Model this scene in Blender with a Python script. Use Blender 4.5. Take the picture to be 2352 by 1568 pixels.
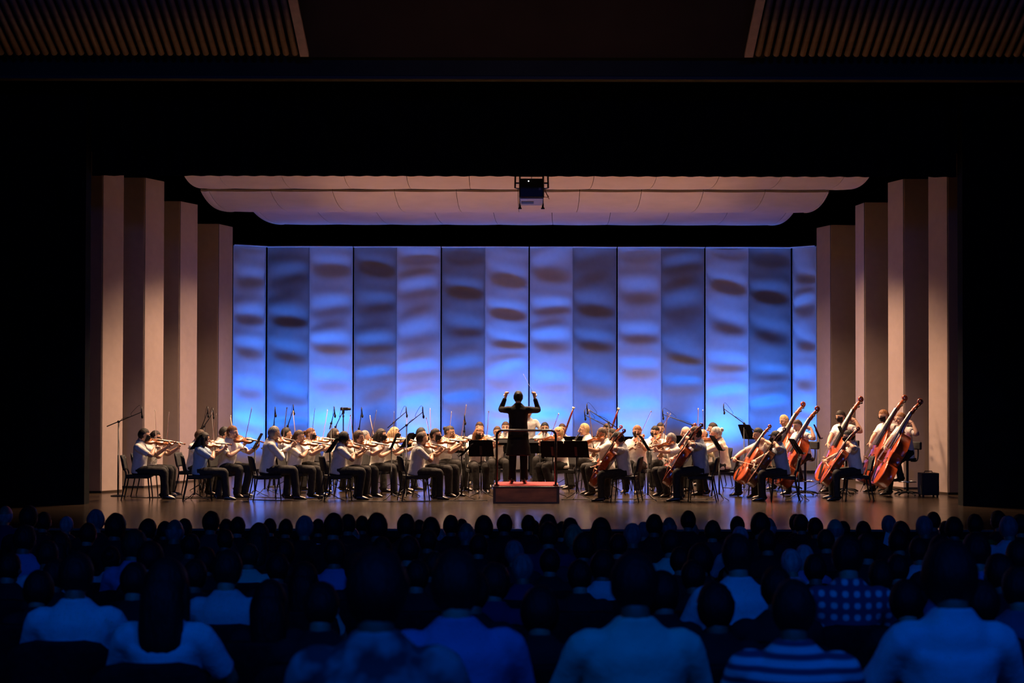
import bpy, bmesh, math, random
import numpy as np
from mathutils import Vector, Matrix, noise
random.seed(7)
S = bpy.context.scene
for o in list(bpy.data.objects): bpy.data.objects.remove(o, do_unlink=True)
COL = S.collection
R = math.radians

# ------------------------------------------------------------------ camera
F = 3300.0; PX, PY = 1209.0, 877.0           # focal length and principal point in pixels of the 2352x1568 frame
CAMZ = 1.85
cam = bpy.data.cameras.new('camera'); camo = bpy.data.objects.new('camera', cam); COL.objects.link(camo)
cam.sensor_width = 36; cam.lens = F/2352*36
cam.shift_x = -(PX-1176)/2352; cam.shift_y = (PY-784)/2352
cam.clip_end = 200; cam.clip_start = 0.05
CM = Matrix.Translation((0, 0, CAMZ)) @ Matrix.Rotation(R(90+0.83), 4, 'X') @ Matrix.Rotation(R(0.10), 4, 'Z')
camo.matrix_world = CM
cam.dof.use_dof = True; cam.dof.focus_distance = 29.0; cam.dof.aperture_fstop = 2.8
S.camera = camo
def ray(px, py):
    return (CM.to_3x3() @ Vector(((px-PX)/F, -(py-PY)/F, -1))).normalized()
def on_floor(px, py, z=0.0):
    d = ray(px, py); t = (z-CAMZ)/d.z
    return Vector((0, 0, CAMZ)) + d*t
def at_depth(px, py, Y):
    d = ray(px, py); return Vector((0, 0, CAMZ)) + d*(Y/d.y)
def project(p):
    c = CM.inverted() @ Vector(p); return PX+F*c.x/-c.z, PY-F*c.y/-c.z

# ------------------------------------------------------------------ world, exposure, stage lamps
w = bpy.data.worlds.new('world'); S.world = w; w.use_nodes = True
w.node_tree.nodes['Background'].inputs[0].default_value = (0.3, 0.4, 0.6, 1)
w.node_tree.nodes['Background'].inputs[1].default_value = 0.0008
S.view_settings.view_transform = 'Standard'; S.view_settings.look = 'None'
S.view_settings.gamma = 1; S.view_settings.exposure = 0.0; S.view_settings.use_curve_mapping = False

def lamp(name, kind, loc, aim, power, color, size=0.3, angle=60, blend=0.6, sy=None):
    l = bpy.data.lights.new(name, kind); o = bpy.data.objects.new(name, l); COL.objects.link(o)
    o.location = loc; l.energy = power; l.color = color
    o.rotation_euler = (Vector(aim)-Vector(loc)).to_track_quat('-Z', 'Y').to_euler()
    if kind == 'SPOT': l.spot_size = R(angle); l.spot_blend = blend; l.shadow_soft_size = size
    if kind == 'AREA':
        l.shape = 'RECTANGLE'; l.size = size; l.size_y = sy or size
    return o
WARM = (1.0, 0.64, 0.40); BLUE = (0.015, 0.16, 1.0); CYAN = (0.025, 0.185, 1.0)
# warm down-lights hung below the slots between the ceiling clouds
for d, n, pw, ang, fw in ((29.2, 6, 1500, 84, 0.9), (31.0, 6, 1500, 100, 0.8), (33.0, 6, 900, 105, 0.8), (35.4, 5, 430, 112, 0.5)):
    for i in range(n):
        x = (i-(n-1)/2)*2.0
        lamp('stage_downlight', 'SPOT', (x, d, 6.42), (x*1.25, d-fw, 0), pw, WARM, 0.12, ang, 0.8)
# unseen warm spots added in the wings to brighten the cloud undersides
for sx in (-1, 1):
    for d in (30.4, 32.6, 34.6):
        lamp('cloud_fill_warm', 'SPOT', (sx*8.3, d, 1.2), (sx*0.6, d-0.2, 6.8), 330, (1.0, 0.52, 0.33), 0.15, 52, 0.8)
# blue floor floods washing the rear wall
for sx in (-1, 1):
    for x, y, tx, tz, pw, c in ((0.5, 37.3, 0.6, 2.0, 644, CYAN), (2.9, 37.3, 2.8, 2.0, 759, CYAN), (5.2, 37.3, 5.3, 2.0, 897, CYAN), (7.0, 37.2, 7.2, 2.0, 713, CYAN)):
        lamp('floor_flood', 'SPOT', (sx*x, y, 0.45), (sx*tx, 38.6, tz), pw, c, 0.42, 88, 0.8)
    for x in (1.5, 4.8): lamp('cloud_fill_blue', 'SPOT', (sx*x, 37.0, 0.4), (sx*x*1.1, 36.4, 6.5), 190, (0.16, 0.13, 1.0), 0.10, 46, 0.9)  # added unseen blue spots that tint the rear cloud lilac
for sx in (-1, 1): lamp('tower_fill_blue', 'SPOT', (sx*2.6, 36.6, 0.4), (sx*7.6, 33.4, 2.6), 300, (0.22, 0.20, 1.0), 0.15, 60, 0.9)  # added unseen spots giving the side towers a bluish cast
# dim blue house wash over the audience and the front of the stage
lamp('house_wash', 'AREA', (-3, -1.5, 8.2), (0, 10, -1), 165, (0.0, 0.14, 1.0), 3, sy=2)
lamp('house_wash', 'AREA', (5, -1.5, 8.2), (1, 10, -1), 175, (0.0, 0.11, 1.0), 3, sy=2)
for x in (-7, -4.3, 4.3, 7): lamp('front_of_house_blue', 'SPOT', (x*.5, 6, 8.3), (x, 27.6, 0.3), 850, (0.08, 0.28, 1.0), 0.15, 15, 0.8)
for x in (-5, 0, 5): lamp('front_of_house_warm', 'SPOT', (x*.5, 6, 8.3), (x, 27.0, 0.3), 1300 if x == 0 else 160, (1.0, 0.60, 0.34), 0.15, 14, 0.9)
# unseen dim warm spot grazing the slatted house ceiling
lamp('unseen_ceiling_spot', 'SPOT', (0, 19.5, 4.6), (0, 23.4, 8.6), 34, (1.0, 0.60, 0.33), 0.3, 104, 1.0)

# ------------------------------------------------------------------ materials
MATS = {}
def mat(name, col, rough=0.6, metal=0.0, var=0.0, scale=8.0, bump=0.0, bscale=40.0, coat=0.0, stretch=None, emit=None, spec=0.5):
    if name in MATS: return MATS[name]
    m = bpy.data.materials.new(name); m.use_nodes = True; MATS[name] = m
    nt = m.node_tree; b = nt.nodes['Principled BSDF']
    b.inputs['Base Color'].default_value = (*col, 1); b.inputs['Roughness'].default_value = rough
    b.inputs['Metallic'].default_value = metal; b.inputs['Coat Weight'].default_value = coat
    b.inputs['Coat Roughness'].default_value = 0.15; b.inputs['Specular IOR Level'].default_value = spec
    if emit:
        b.inputs['Emission Color'].default_value = (*emit[:3], 1); b.inputs['Emission Strength'].default_value = emit[3]
    if var or bump:
        tc = nt.nodes.new('ShaderNodeTexCoord'); mp = nt.nodes.new('ShaderNodeMapping')
        nt.links.new(tc.outputs['Object'], mp.inputs['Vector'])
        if stretch: mp.inputs['Scale'].default_value = stretch
    if var:
        n = nt.nodes.new('ShaderNodeTexNoise'); n.inputs['Scale'].default_value = scale; n.inputs['Detail'].default_value = 5
        r = nt.nodes.new('ShaderNodeValToRGB')
        r.color_ramp.elements[0].position = 0.3; r.color_ramp.elements[1].position = 0.7
        r.color_ramp.elements[0].color = (*[c*(1-var) for c in col], 1)
        r.color_ramp.elements[1].color = (*[min(1, c*(1+var)) for c in col], 1)
        nt.links.new(mp.outputs[0], n.inputs['Vector']); nt.links.new(n.outputs[0], r.inputs[0])
        nt.links.new(r.outputs[0], b.inputs['Base Color'])
    if bump:
        n = nt.nodes.new('ShaderNodeTexNoise'); n.inputs['Scale'].default_value = bscale; n.inputs['Detail'].default_value = 4
        bp = nt.nodes.new('ShaderNodeBump'); bp.inputs['Strength'].default_value = bump; bp.inputs['Distance'].default_value = 0.02
        nt.links.new(mp.outputs[0], n.inputs['Vector']); nt.links.new(n.outputs[0], bp.inputs['Height'])
        nt.links.new(bp.outputs[0], b.inputs['Normal'])
    return m

M_black = mat('black_drape', (0.006, 0.006, 0.007), 0.95, var=0.4, scale=3, spec=0.1)
M_shell = mat('shell_laminate', (0.42, 0.315, 0.27), 0.7, var=0.04, scale=6, bump=0.08, bscale=120, spec=0.25)
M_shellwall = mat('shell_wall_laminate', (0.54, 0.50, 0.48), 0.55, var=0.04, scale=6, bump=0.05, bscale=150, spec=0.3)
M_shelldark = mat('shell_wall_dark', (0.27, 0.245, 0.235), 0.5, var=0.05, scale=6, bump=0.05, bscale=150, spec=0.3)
M_cloud = mat('cloud_fabric', (0.60, 0.49, 0.43), 0.85, var=0.05, scale=2, spec=0.2)
M_metal = mat('black_metal', (0.012, 0.012, 0.013), 0.5, var=0.2, spec=0.3)
M_stand = mat('stand_black', (0.005, 0.005, 0.006), 0.7, var=0.2, spec=0.04)
M_gun = mat('dark_steel', (0.03, 0.03, 0.034), 0.45, metal=0.6)
M_chrome = mat('chrome', (0.6, 0.6, 0.6), 0.2, metal=1.0)
M_pad = mat('black_padding', (0.012, 0.011, 0.011), 0.8, var=0.3, scale=40, bump=0.2, bscale=200)
M_seat = mat('seat_upholstery', (0.018, 0.012, 0.014), 0.9, var=0.3, scale=30, bump=0.2, bscale=150, spec=0.15)
M_paper = mat('white_paper', (0.82, 0.80, 0.76), 0.8, var=0.03)
M_stage = None
def stage_mat():
    m = bpy.data.materials.new('stage_boards'); m.use_nodes = True; nt = m.node_tree; b = nt.nodes['Principled BSDF']
    tc = nt.nodes.new('ShaderNodeTexCoord'); mp = nt.nodes.new('ShaderNodeMapping')
    nt.links.new(tc.outputs['Object'], mp.inputs['Vector'])
    br = nt.nodes.new('ShaderNodeTexBrick'); br.inputs['Scale'].default_value = 1.0
    br.inputs['Brick Width'].default_value = 2.6; br.inputs['Row Height'].default_value = 0.09; br.inputs['Mortar Size'].default_value = 0.003
    br.inputs['Color1'].default_value = (0.034, 0.021, 0.013, 1); br.inputs['Color2'].default_value = (0.055, 0.034, 0.020, 1)
    br.inputs['Mortar'].default_value = (0.012, 0.009, 0.007, 1)
    nt.links.new(mp.outputs[0], br.inputs['Vector'])
    n = nt.nodes.new('ShaderNodeTexNoise'); n.inputs['Scale'].default_value = 3.0; n.inputs['Detail'].default_value = 6
    mp2 = nt.nodes.new('ShaderNodeMapping'); mp2.inputs['Scale'].default_value = (0.6, 8, 1)
    nt.links.new(tc.outputs['Object'], mp2.inputs['Vector']); nt.links.new(mp2.outputs[0], n.inputs['Vector'])
    mx = nt.nodes.new('ShaderNodeMixRGB'); mx.blend_type = 'MULTIPLY'; mx.inputs[0].default_value = 0.55
    nt.links.new(br.outputs['Color'], mx.inputs[1]); nt.links.new(n.outputs[0], mx.inputs[2])
    nt.links.new(mx.outputs[0], b.inputs['Base Color'])
    rr = nt.nodes.new('ShaderNodeMapRange'); rr.inputs[3].default_value = 0.13; rr.inputs[4].default_value = 0.30
    nt.links.new(n.outputs[0], rr.inputs[0]); nt.links.new(rr.outputs[0], b.inputs['Roughness'])
    return m
M_stage = stage_mat()

# ------------------------------------------------------------------ geometry helpers
class G:
    """collects shapes for ONE mesh"""
    def __init__(s): s.V = []; s.Fc = []; s.M = []
    def add(s, verts, faces, m=0):
        o = len(s.V); s.V.extend([tuple(v) for v in verts])
        for f in faces: s.Fc.append(tuple(i+o for i in f)); s.M.append(m)
        return s
    def box(s, c, d, m=0, rot=None, taper=1.0):
        vs = []
        for z in (-.5, .5):
            k = taper if z > 0 else 1
            for x, y in ((-.5, -.5), (.5, -.5), (.5, .5), (-.5, .5)):
                v = Vector((x*d[0]*k, y*d[1]*k, z*d[2]))
                if rot: v = rot @ v
                vs.append(v+Vector(c))
        return s.add(vs, [(3, 2, 1, 0), (4, 5, 6, 7), (0, 1, 5, 4), (1, 2, 6, 5), (2, 3, 7, 6), (3, 0, 4, 7)], m)
    def bar(s, a, b, wd, th, m=0, up=(0, 0, 1)):
        a = Vector(a); b = Vector(b); t = (b-a).normalized(); u = Vector(up)
        x = t.cross(u); x = x.normalized() if x.length > 1e-4 else Vector((1, 0, 0)); z = x.cross(t)
        rot = Matrix((x, t, z)).transposed()
        return s.box((a+b)/2, (wd, (b-a).length, th), m, rot)
    def tube(s, pts, rad, n=8, m=0, side=None, sub=1, cap=True, jit=0.0):
        P = [np.array(p, float) for p in pts]
        Rd = [np.array((r, r) if np.isscalar(r) else r, float) for r in rad] if hasattr(rad, '__len__') else [np.array((rad, rad), float)]*len(P)
        if sub > 1:
            P2, R2 = [], []
            L = len(P)
            for i in range(L-1):
                p0, p1, p2, p3 = P[max(i-1, 0)], P[i], P[i+1], P[min(i+2, L-1)]
                r0, r1, r2, r3 = Rd[max(i-1, 0)], Rd[i], Rd[i+1], Rd[min(i+2, L-1)]
                for k in range(sub):
                    t = k/sub
                    f = lambda a, b, c, d: 0.5*((2*b)+(-a+c)*t+(2*a-5*b+4*c-d)*t*t+(-a+3*b-3*c+d)*t**3)
                    P2.append(f(p0, p1, p2, p3)); R2.append(np.maximum(f(r0, r1, r2, r3), 1e-4))
            P2.append(P[-1]); R2.append(Rd[-1]); P, Rd = P2, R2
        N = len(P); vs = []
        prev = np.array(side, float) if side is not None else None
        for i in range(N):
            t = P[min(i+1, N-1)]-P[max(i-1, 0)]; l = np.linalg.norm(t); t = t/l if l > 1e-9 else np.array((0, 0, 1.))
            if prev is None: prev = np.array((1., 0, 0)) if abs(t[0]) < 0.9 else np.array((0, 1., 0))
            u = prev-t*np.dot(prev, t); lu = np.linalg.norm(u)
            if lu < 1e-5: u = np.cross(t, (0.3, 0.5, 0.8)); lu = np.linalg.norm(u)
            u /= lu; v = np.cross(t, u)
            if side is None: prev = u
            for k in range(n):
                a = 2*math.pi*k/n
                j = 1+jit*noise.noise(Vector(P[i]*14)+Vector((math.cos(a)*2.2, math.sin(a)*2.2, 0))) if jit else 1
                vs.append(P[i]+j*(u*Rd[i][0]*math.cos(a)+v*Rd[i][1]*math.sin(a)))
        fs = [(i*n+k, i*n+(k+1) % n, (i+1)*n+(k+1) % n, (i+1)*n+k) for i in range(N-1) for k in range(n)]
        if cap:
            fs.append(tuple(range(n-1, -1, -1))); fs.append(tuple((N-1)*n+k for k in range(n)))
        return s.add(vs, fs, m)
    def ball(s, c, r, n=10, k=7, m=0, rot=None, fn=None, keep=None):
        r = (r, r, r) if np.isscalar(r) else r
        vs = []; U = []
        for i in range(k+1):
            ph = math.pi*i/k
            for j in range(n):
                th = 2*math.pi*j/n
                u = Vector((math.sin(ph)*math.cos(th), math.sin(ph)*math.sin(th), math.cos(ph))); U.append(u)
                v = fn(u) if fn else Vector((u.x*r[0], u.y*r[1], u.z*r[2]))
                if rot: v = rot @ v
                vs.append(v+Vector(c))
        fs = []
        for i in range(k):
            for j in range(n):
                f = (i*n+j, (i+1)*n+j, (i+1)*n+(j+1) % n, i*n+(j+1) % n)
                if keep:
                    cc = (U[f[0]]+U[f[1]]+U[f[2]]+U[f[3]])/4
                    if not keep(cc): continue
                fs.append(f)
        if keep:                               # drop the points no face uses
            used = sorted({v for f in fs for v in f}); ix = {v: i for i, v in enumerate(used)}
            vs = [vs[v] for v in used]; fs = [tuple(ix[v] for v in f) for f in fs]
        return s.add(vs, fs, m)
    def prism(s, poly, z0, z1, m=0, T=None):
        n = len(poly); vs = [Vector((p[0], p[1], z)) for z in (z0, z1) for p in poly]
        if T: vs = [T @ v for v in vs]
        return s.add(vs, [tuple(range(n-1, -1, -1)), tuple(range(n, 2*n))]+[(i, (i+1) % n, n+(i+1) % n, n+i) for i in range(n)], m)
    def mesh(s, name, mats, smooth=True):
        me = bpy.data.meshes.new(name); me.from_pydata(s.V, [], s.Fc)
        for m in (mats if isinstance(mats, (list, tuple)) else [mats]): me.materials.append(m)
        me.polygons.foreach_set('material_index', s.M)
        if smooth: me.polygons.foreach_set('use_smooth', [True]*len(s.Fc))
        me.update(); return me
    def obj(s, name, mats, parent=None, smooth=False, **kw):
        return link(name, s.mesh(name, mats, smooth), parent, **kw)
def link(name, me, parent=None, **kw):
    o = bpy.data.objects.new(name, me); COL.objects.link(o)
    if parent: o.parent = parent
    return tag(o, **kw)
def tag(o, label=None, cat=None, group=None, kind=None):
    if label: o['label'] = label
    if cat: o['category'] = cat
    if group: o['group'] = group
    if kind: o['kind'] = kind
    return o
def root(name, label, cat, M=None, group=None):
    o = bpy.data.objects.new(name, None); COL.objects.link(o); o.empty_display_size = 0.1
    if M is not None: o.matrix_world = M
    return tag(o, label, cat, group)
def bevel(o, wd=0.01, seg=2):
    b = o.modifiers.new('bevel', 'BEVEL'); b.width = wd; b.segments = seg; b.limit_method = 'ANGLE'; return o
def remesh(o, vox, it=4):
    m = o.modifiers.new('remesh', 'REMESH'); m.mode = 'VOXEL'; m.voxel_size = vox; m.use_smooth_shade = True
    m = o.modifiers.new('smooth', 'SMOOTH'); m.iterations = it; m.factor = 0.5
    return o
def quadsurf(g, pts, th, m=0):
    """panel from 4 corner points (counter-clockwise from the front), given thickness backwards"""
    p = [Vector(q) for q in pts]; n = (p[1]-p[0]).cross(p[3]-p[0]).normalized()*th
    g.add(p+[q-n for q in p], [(0, 1, 2, 3), (7, 6, 5, 4), (0, 4, 5, 1), (1, 5, 6, 2), (2, 6, 7, 3), (3, 7, 4, 0)], m); return g

# ------------------------------------------------------------------ the setting
LIPY = on_floor(1209, 1215).y
g = G(); g.box((0, (LIPY+46)/2, -0.06), (40, 46-LIPY, 0.12)); g.obj('floor', M_stage, kind='structure', label='dark brown polished stage boards')
g = G(); g.box((0, LIPY+0.01, -0.012), (24, 0.05, 0.03)); g.obj('trim_1', mat('nosing', (0.30, 0.22, 0.14), 0.45, var=0.2), kind='structure', label='pale nosing strip along the stage edge')
g = G(); g.box((0, LIPY+0.06, -0.85), (24, 0.06, 1.46)); g.obj('wall_stage_front', M_black, kind='structure', label='black face below the stage edge')
def floor_z(d): return 0.25-0.062*d
g = G(); g.add([(-14, -2, floor_z(-2)), (14, -2, floor_z(-2)), (14, LIPY+0.05, floor_z(LIPY)), (-14, LIPY+0.05, floor_z(LIPY))], [(0, 1, 2, 3)])
g.obj('floor_house', mat('house_carpet', (0.02, 0.016, 0.02), 0.95, var=0.3, scale=20), kind='structure', label='dark raked auditorium floor')
for sx, nm in ((-1, 'left'), (1, 'right')):
    g = G(); g.box((sx*14, 10, 4), (0.2, 30, 12)); g.obj('wall_house_'+nm, M_black, kind='structure', label='black %s side wall of the auditorium' % nm)
PROY = 26.0                                         # proscenium plane
def proX(px): return at_depth(px, 700, PROY).x
def proZ(py, Y=PROY): return at_depth(1209, py, Y).z
zv = proZ(398)
for nm, x0, x1 in (('left', -20, proX(196)), ('right', proX(2211), 20)):
    g = G(); g.box(((x0+x1)/2, PROY+0.15, 4.5), (x1-x0, 0.3, 12)); g.obj('wall_proscenium_'+nm, M_black, kind='structure', label='black %s leg of the proscenium' % nm)
g = G()                                             # pleated black border
xs = np.linspace(proX(196), proX(2211), 240)
vs = []
for z in (zv, 11.95):
    for i, x in enumerate(xs): vs.append((x, PROY+0.35+0.04*math.sin(i*1.3), z))
g.add(vs, [(i, i+1, 240+i+1, 240+i) for i in range(239)])
g.obj('border_curtain', M_black, smooth=True, label='black border curtain hanging across the top of the stage opening', cat='curtain')
# rear of stage box so that nothing shines through
g = G(); g.box((0, 46, 5), (44, 0.2, 16)); g.obj('wall_back', M_black, kind='structure', label='black rear wall of the stage house')
g = G(); g.box((0, 36, 12), (44, 22, 0.2)); g.obj('ceiling_stage', M_black, kind='structure', label='black fly tower ceiling')
for sx, nm in ((-1, 'left'), (1, 'right')):
    g = G(); g.box((sx*13.5, 36, 6), (0.2, 22, 12)); g.obj('wall_stage_'+nm, M_black, kind='structure', label='black %s wing wall' % nm)
# beam above the opening
YB = 24.9
b0, b1 = proZ(183, YB), proZ(120, YB)
g = G(); g.box((0, YB+0.08, (b0+b1)/2+0.35), (27, 0.16, b1-b0+0.7)); g.obj('trim_2', mat('grey_fascia', (0.06, 0.055, 0.035), 0.8, var=0.15, scale=2), kind='structure', label='grey fascia beam above the stage opening')
g = G(); g.box((0, YB-0.01, b0+0.025), (27, 0.06, 0.05)); g.obj('trim_3', mat('grey_fascia_lip', (0.07, 0.065, 0.06), 0.6), kind='structure', label='thin lip under the grey fascia beam')
# sloping slatted ceiling panels
Y1, Y2 = 24.45, 22.9
def cpt(px, py, Y): return at_depth(px, py, Y)
M_slat = mat('brown_slat', (0.20, 0.135, 0.09), 0.6, var=0.25, scale=6)
M_strip = mat('pale_wood_edge', (0.62, 0.44, 0.30), 0.55, var=0.15, scale=5)
zA = cpt(1209, 128, Y1).z; zB = cpt(1209, -6, 23.15).z
slope = (zB-zA)/(Y1-23.15)
zC = zA+slope*(Y1-Y2)
for sx, nm, ex in ((-1, 'left', 697), (1, 'right', 1722)):
    x0 = cpt(ex, 128, Y1).x
    rt = root('slatted_ceiling_panel', 'brown slatted %s wing of the sloping house ceiling' % nm, 'ceiling panel', Matrix.Translation((x0, Y1, zA)))
    g = G(); g.add([(0, 0, .14), (sx*7.5, 0, .14), (sx*7.5, Y2-Y1, zC-zA+.14), (0, Y2-Y1, zC-zA+.14)], [(0, 1, 2, 3)])
    g.obj('backing', mat('slat_backing', (0.012, 0.010, 0.009), 0.9), rt)
    g = G(); g.bar((sx*-0.02, 0, 0.0), (sx*-0.02, Y2-Y1, zC-zA), 0.15, 0.07); bevel(g.obj('edge_strip', M_strip, rt, label='pale wooden edge strip'), 0.008)
    gs = G(); gs.tube([(0, 0, 0), (0, Y2-Y1, zC-zA)], 0.054, 8, side=(1, 0, 0)); ms = gs.mesh('slat', M_slat)
    for i in range(42):
        o = link('slat', ms, rt); o.location = (sx*(0.145+0.152*i), 0.0, 0.03)
g = G(); xl, xr = cpt(697, 128, Y1).x, cpt(1722, 128, Y1).x
g.add([(xl-.3, 24.7, proZ(132, 24.7)), (xr+.3, 24.7, proZ(132, 24.7)), (xr+.3, 23.6, proZ(-60, 23.6)), (xl-.3, 23.6, proZ(-60, 23.6))], [(0, 1, 2, 3)])
g.obj('ceiling', mat('brown_ceiling_cloth', (0.075, 0.05, 0.032), 0.85, var=0.12, scale=1.2, spec=0.1), kind='structure', label='dark brown recessed centre of the house ceiling')
g = G(); g.box((0, 8, zC+1.6), (28, 34, 0.2)); g.obj('ceiling_house', M_black, kind='structure', label='dark auditorium ceiling')

# ------------------------------------------------------------------ orchestra shell: side towers
def floor_d(py): return on_floor(1209, py).y
def shell_tower(spec, sx, label):
    """spec: outer dark return px a..b on depth da; lit face px b..c from da to dc ; z top"""
    a, b, c, da, dc, zt = spec
    pa, pb, pc = (at_depth(a, 900, da), at_depth(b, 900, da), at_depth(c, 900, dc))
    xa = pa.x+sx*0.45; xb, xc = pb.x, pc.x
    rt = root('shell_tower', label, 'shell tower', Matrix.Translation((xb, da, 0)))
    def panel(nm, x0, y0, x1, y1, m=M_shell):
        g = G(); P = [(x0-xb, y0-da, 0.04), (x1-xb, y1-da, 0.04), (x1-xb, y1-da, zt), (x0-xb, y0-da, zt)]
        if sx > 0: P = [P[1], P[0], P[3], P[2]]
        quadsurf(g, P, 0.05); return bevel(g.obj(nm, m, rt), 0.006)
    if abs(a-b) > 1: panel('front_panel', xa, da, xb+sx*0.012, da)
    panel('side_panel', xb, da, xc, dc)
    g = G(); g.tube([(0, 0.02, 0.0), (0, 0.02, zt)], 0.014, 6); g.obj('hinge_strip', M_metal, rt)
    g = G(); g.box(((xa-xb)/2, 0.03, 0.02), (abs(xa-xb), 0.06, 0.05)); g.obj('kick_rail', M_gun, rt)
def zt(py, Y): return at_depth(1209, py, Y).z
d1, d2, d3, d4 = floor_d(1134), floor_d(1122), floor_d(1110), floor_d(1097)
k = 1.018
ZT = (zt(350, d1), zt(409, d2), zt(463, d3), zt(515, d4))
ordn = ('nearest', 'second', 'third', 'farthest')
for i, (sp) in enumerate(((197, 233, 282, d1), (282, 330, 375, d2), (375, 411, 452, d3), (452, 500, 533, d4))):
    shell_tower((sp[0], sp[1], sp[2], sp[3], sp[3]*k, ZT[i]), -1, 'tall folded beige shell tower, %s of the four on the left' % ordn[i])
for i, (sp) in enumerate(((2212, 2178, 2133, d1), (2133, 2077, 2040, d2), (2040, 1987, 1965, d3), (1965, 1909, 1876, d4))):
    shell_tower((sp[0], sp[1], sp[2], sp[3], sp[3]*k, ZT[i]), 1, 'tall folded beige shell tower, %s of the four on the right' % ordn[i])

# rear wall: six folded towers of two rippled leaves each, and a rippled end panel at each side
DW = floor_d(1083); ZW = zt(567, DW)
def rippled(g, p0, p1, ztop, seed, amp=0.060, nu=18, nv=150):
    """rippled leaf from floor point p0 to p1 (left to right seen from the hall)"""
    rnd = random.Random(seed); ph = rnd.uniform(0, 6.28); lam = rnd.uniform(0.92, 1.12)
    p0 = Vector(p0); p1 = Vector(p1); e = (p1-p0); wd = e.length; e.normalize(); n = Vector((e.y, -e.x, 0))
    sk = [rnd.uniform(-1, 1) for _ in range(12)]
    vs = []
    for j in range(nv+1):
        z = 0.06+(ztop-0.06)*j/nv
        for i in range(nu+1):
            u = i/nu; env = max(0.0, math.sin(math.pi*min(1, max(0, (u-0.03)/0.94))))**0.6
            q = z/lam; s0 = sk[int(q) % 12]; s1 = sk[(int(q)+1) % 12]; t = q-int(q); t = t*t*(3-2*t); sw = s0+(s1-s0)*t
            w = 2*math.pi*q+ph+2.1*sw*(u-0.5)+0.5*math.sin(q*2.3+seed)
            h = amp*env*(math.sin(w)+0.28*math.sin(2*w+1.2+sw*2))
            h += amp*0.22*(1-env)*math.sin(2*w*1.0+2.0*u)*(1 if 0.03 < u < 0.97 else 0)
            vs.append(p0+e*(wd*u)+n*h+Vector((0, 0, z)))
    g.add(vs, [(j*(nu+1)+i, j*(nu+1)+i+1, (j+1)*(nu+1)+i+1, (j+1)*(nu+1)+i) for j in range(nv) for i in range(nu)])
    return e, n, wd
def leaf(rt, org, p0, p1, seed, m=None):
    m = m or M_shellwall
    g = G(); e, n, wd = rippled(g, Vector(p0)-org, Vector(p1)-org, ZW-0.03, seed); lf = g.obj('leaf', m, rt, smooth=True)
    a = Vector(p0)-org; b = Vector(p1)-org
    g = G(); g.bar(a+n*0.05+Vector((0, 0, ZW-0.012)), b+n*0.05+Vector((0, 0, ZW-0.012)), 0.17, 0.024); g.obj('light_catch_rail', M_chrome_w, lf)  # rail widened outward so its shape catches uplight as a rim line
    g = G()
    for q in (a+e*0.012, b-e*0.012): g.bar(q+n*0.004+Vector((0, 0, 0.03)), q+n*0.004+Vector((0, 0, ZW-0.02)), 0.02, 0.03, up=n)
    g.obj('edge_frame', m, lf)
    g = G(); g.bar(a+Vector((0, 0, 0.03)), b+Vector((0, 0, 0.03)), 0.05, 0.07); g.obj('kick_rail', M_gun, lf)
M_chrome_w = mat('pale_rail', (0.8, 0.8, 0.8), 0.4)
seams = [612, 710, 811, 911, 1013, 1114, 1215, 1315, 1417, 1518, 1619, 1719, 1818]
nm6 = ('first', 'second', 'third', 'fourth', 'fifth', 'sixth')
SET = 0.05
for t in range(6):
    a, m, b = seams[2*t], seams[2*t+1], seams[2*t+2]
    left = t < 3
    da, dm, db = (DW+SET, DW, DW+0.03) if left else (DW+0.03, DW, DW+SET)
    A, Mi, B = [Vector((at_depth(px, 900, d).x, d, 0)) for px, d in ((a+1.6, da), (m, dm), (b-1.6, db))]
    org = Mi.copy()
    rt = root('rippled_shell_tower', 'rippled two-leaf shell tower on the rear wall, %s from the left' % nm6[t], 'shell tower', Matrix.Translation(org))
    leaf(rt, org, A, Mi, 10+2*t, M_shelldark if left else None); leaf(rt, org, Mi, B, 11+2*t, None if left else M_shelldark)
for px0, px1, dd0, dd1, nmm, sd in ((534, 609, DW-0.42, DW+0.0, 'left', 41), (1821, 1876, DW+0.0, DW-0.42, 'right', 52)):
    A = Vector((at_depth(px0, 900, dd0).x, dd0, 0)); B = Vector((at_depth(px1, 900, dd1).x, dd1, 0))
    rt = root('rippled_end_panel', 'bright blue-lit rippled panel at the %s end of the rear wall' % nmm, 'shell panel', Matrix.Translation(A))
    leaf(rt, A, A, B, sd)
g = G(); g.box((0, DW+0.9, ZW/2), (17, 0.1, ZW-0.05)); g.obj('shell_backing', M_black, label='black backing behind the rear shell wall', cat='backing panel')

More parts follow.
